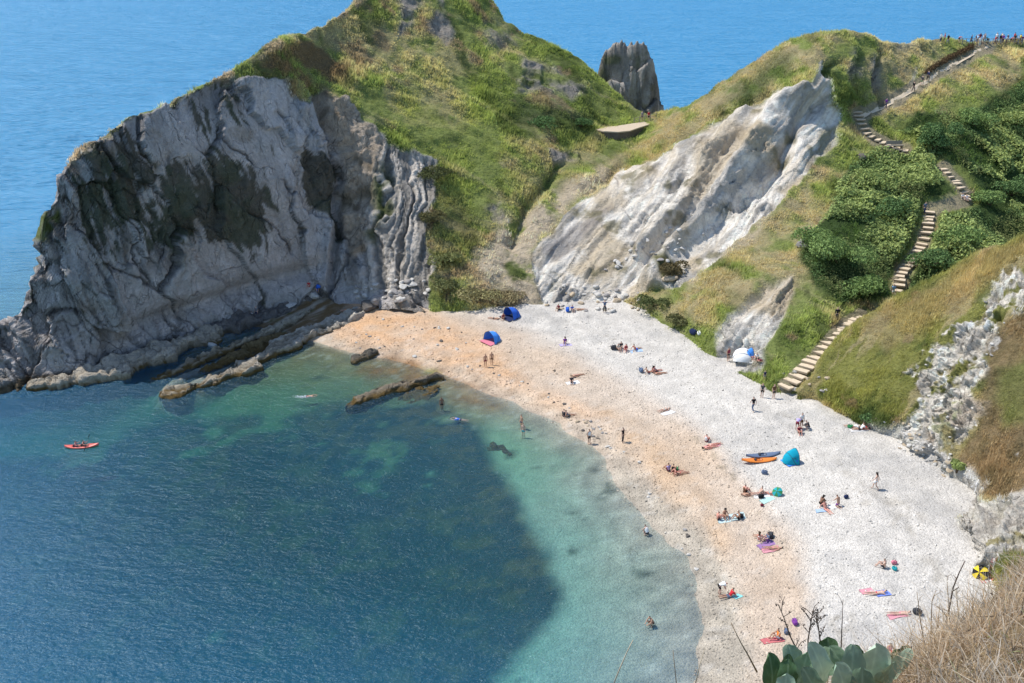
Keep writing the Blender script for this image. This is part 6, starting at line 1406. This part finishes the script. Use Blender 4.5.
def hedge_row():
    line = [hit(u, v, (BV_HILL,)) for u, v in [(926,74),(940,65),(955,57),(972,48)]]; Q_, L_ = resample(line, 160); base = Vector(Q_[0]); n = 3200
    i = rng.integers(0, 160, n); c = Q_[i] - np.array(base) + rng.normal(0, 1, (n, 3)) * [.25, .25, .22] + [0, 0, .35]
    V, K = leaf_cloud(c, np.tile([0, -.4, .6], (n, 1)), np.full(n, .13), C3(.12, .08, .045))
    root = thing('hedge', 'low brown bramble hedge along the upper side of the ridge track', 'hedge', base); mesh_np('foliage', V, np.arange(len(V)).reshape(-1, 4), leaf_mat, root, albedo=K, smooth=False)
    bm = bmesh.new()
    for k in range(0, 160, 8): p = Vector(Q_[k]) - base; tube(bm, [p, p + Vector((random.uniform(-.1, .1), 0, .5))], [.03, .015], 5)
    bm_obj('stem', bm, bark, root)
hedge_row()
def fence(label, pts, n, h=1.05, rails=2):
    Q_, L_ = resample([hit(u, v) for u, v in pts], n); base = Vector(Q_[0]); root = thing('fence', label, 'fence', base); P_ = [Vector(q) - base for q in Q_]
    for p in P_: bm = bmesh.new(); box(bm, p + Vector((0, 0, h / 2 - .1)), (.10, .10, h + .2), bev=.01); bm_obj('post', bm, post_m, root, False)
    for r in range(rails): bm = bmesh.new(); tube(bm, [p + Vector((0, -.06, h * (.92 - .42 * r))) for p in P_], .035, 6); bm_obj('rail', bm, post_m, root)
fence('post and rail fence along the skyline path at the top right', [(962,44.5),(990,44.5),(1022,44.5)], 16)
fence('short post and rail fence at the seaward end of the wooden landing', [(634,124),(646,121),(656,119)], 5)
def landing():
    zt = hit(612, 139).z + 1.15; C_ = [Vector(at_z(u, v, zt)) for u, v in [(595,129.5),(604,131.5),(618,132.2),(630,131),(640,127.5),(653,123.5),(648,121.5),(634,123.5),(618,126),(604,127.5)]]
    base = C_[2].copy(); root = thing('landing', 'pale wooden landing with a retaining wall on the saddle below the sea stack', 'landing', base)
    for nm, m, z0, z1, k in (('deck', deck_m, -.12, .06, 1.0), ('retaining_wall', paint('dark_retaining_wall', (.13, .11, .09), .95, .1, .4, 3), -2.2, -.125, .97)):
        bm = bmesh.new(); cen = sum(C_, Vector()) / len(C_)
        t = [bm.verts.new(cen + (c - cen) * k - base + Vector((0, 0, z1))) for c in C_]; b = [bm.verts.new(cen + (c - cen) * k - base + Vector((0, 0, z0))) for c in C_]
        bm.faces.new(t); bm.faces.new(list(reversed(b)))
        for i in range(len(t)): bm.faces.new((t[i], b[i], b[(i + 1) % len(t)], t[(i + 1) % len(t)]))
        bm_obj(nm, bm, m, root, False)
landing()
def bench():
    p = hit(895, 150); root = thing('bench', 'weathered wooden bench on the landing of the upper flight of steps', 'bench', p + Vector((0, .3, .1)), R(8))
    for nm, c, s in [('seat', (0, 0, .55), (2.6, .6, .09)), ('backrest', (0, .32, .92), (2.6, .08, .5)), ('leg', (-1.1, 0, .25), (.16, .5, .5)), ('leg', (1.1, 0, .25), (.16, .5, .5)), ('leg', (0, 0, .25), (.16, .5, .5))]:
        bm = bmesh.new(); box(bm, Vector(c), s, bev=.015); bm_obj(nm, bm, post_m if nm != 'leg' else riser_m, root, False)
bench()
# ------------------------------------------------------------------ daylight
SUN_EL, SUN_AZ = R(58), R(-68)           # azimuth from +Y (ahead), negative to the left
world = bpy.data.worlds.new('World'); SC.world = world; world.use_nodes = True
nt, N, L = world.node_tree, world.node_tree.nodes, world.node_tree.links
N.clear()
wo = N.new('ShaderNodeOutputWorld'); bg = N.new('ShaderNodeBackground'); sky = N.new('ShaderNodeTexSky')
sky.sky_type = 'NISHITA'; sky.sun_disc = False; sky.sun_elevation = SUN_EL; sky.sun_rotation = SUN_AZ
sky.altitude = 0; sky.air_density = 1.0; sky.dust_density = 0.25; sky.ozone_density = 2.5
bg.inputs['Strength'].default_value = .15
L.new(sky.outputs[0], bg.inputs[0]); L.new(bg.outputs[0], wo.inputs[0])
sd_ = bpy.data.lights.new('sun', 'SUN'); sd_.energy = 4.0; sd_.angle = R(.5); sd_.color = (1, .955, .89)
sun = bpy.data.objects.new('sun', sd_); COL.objects.link(sun)
to_sun = Vector((math.sin(SUN_AZ) * math.cos(SUN_EL), math.cos(SUN_AZ) * math.cos(SUN_EL), math.sin(SUN_EL)))
sun.rotation_euler = to_sun.to_track_quat('Z', 'Y').to_euler(); sun.location = (-80, 60, 140)
SC.view_settings.view_transform = 'Standard'; SC.view_settings.look = 'None'
SC.view_settings.exposure = 0.38; SC.view_settings.gamma = 1.0
SC.cycles.max_bounces = 6; SC.cycles.diffuse_bounces = 3; SC.cycles.glossy_bounces = 2; SC.cycles.transparent_max_bounces = 8
SC.cycles.use_denoising = True
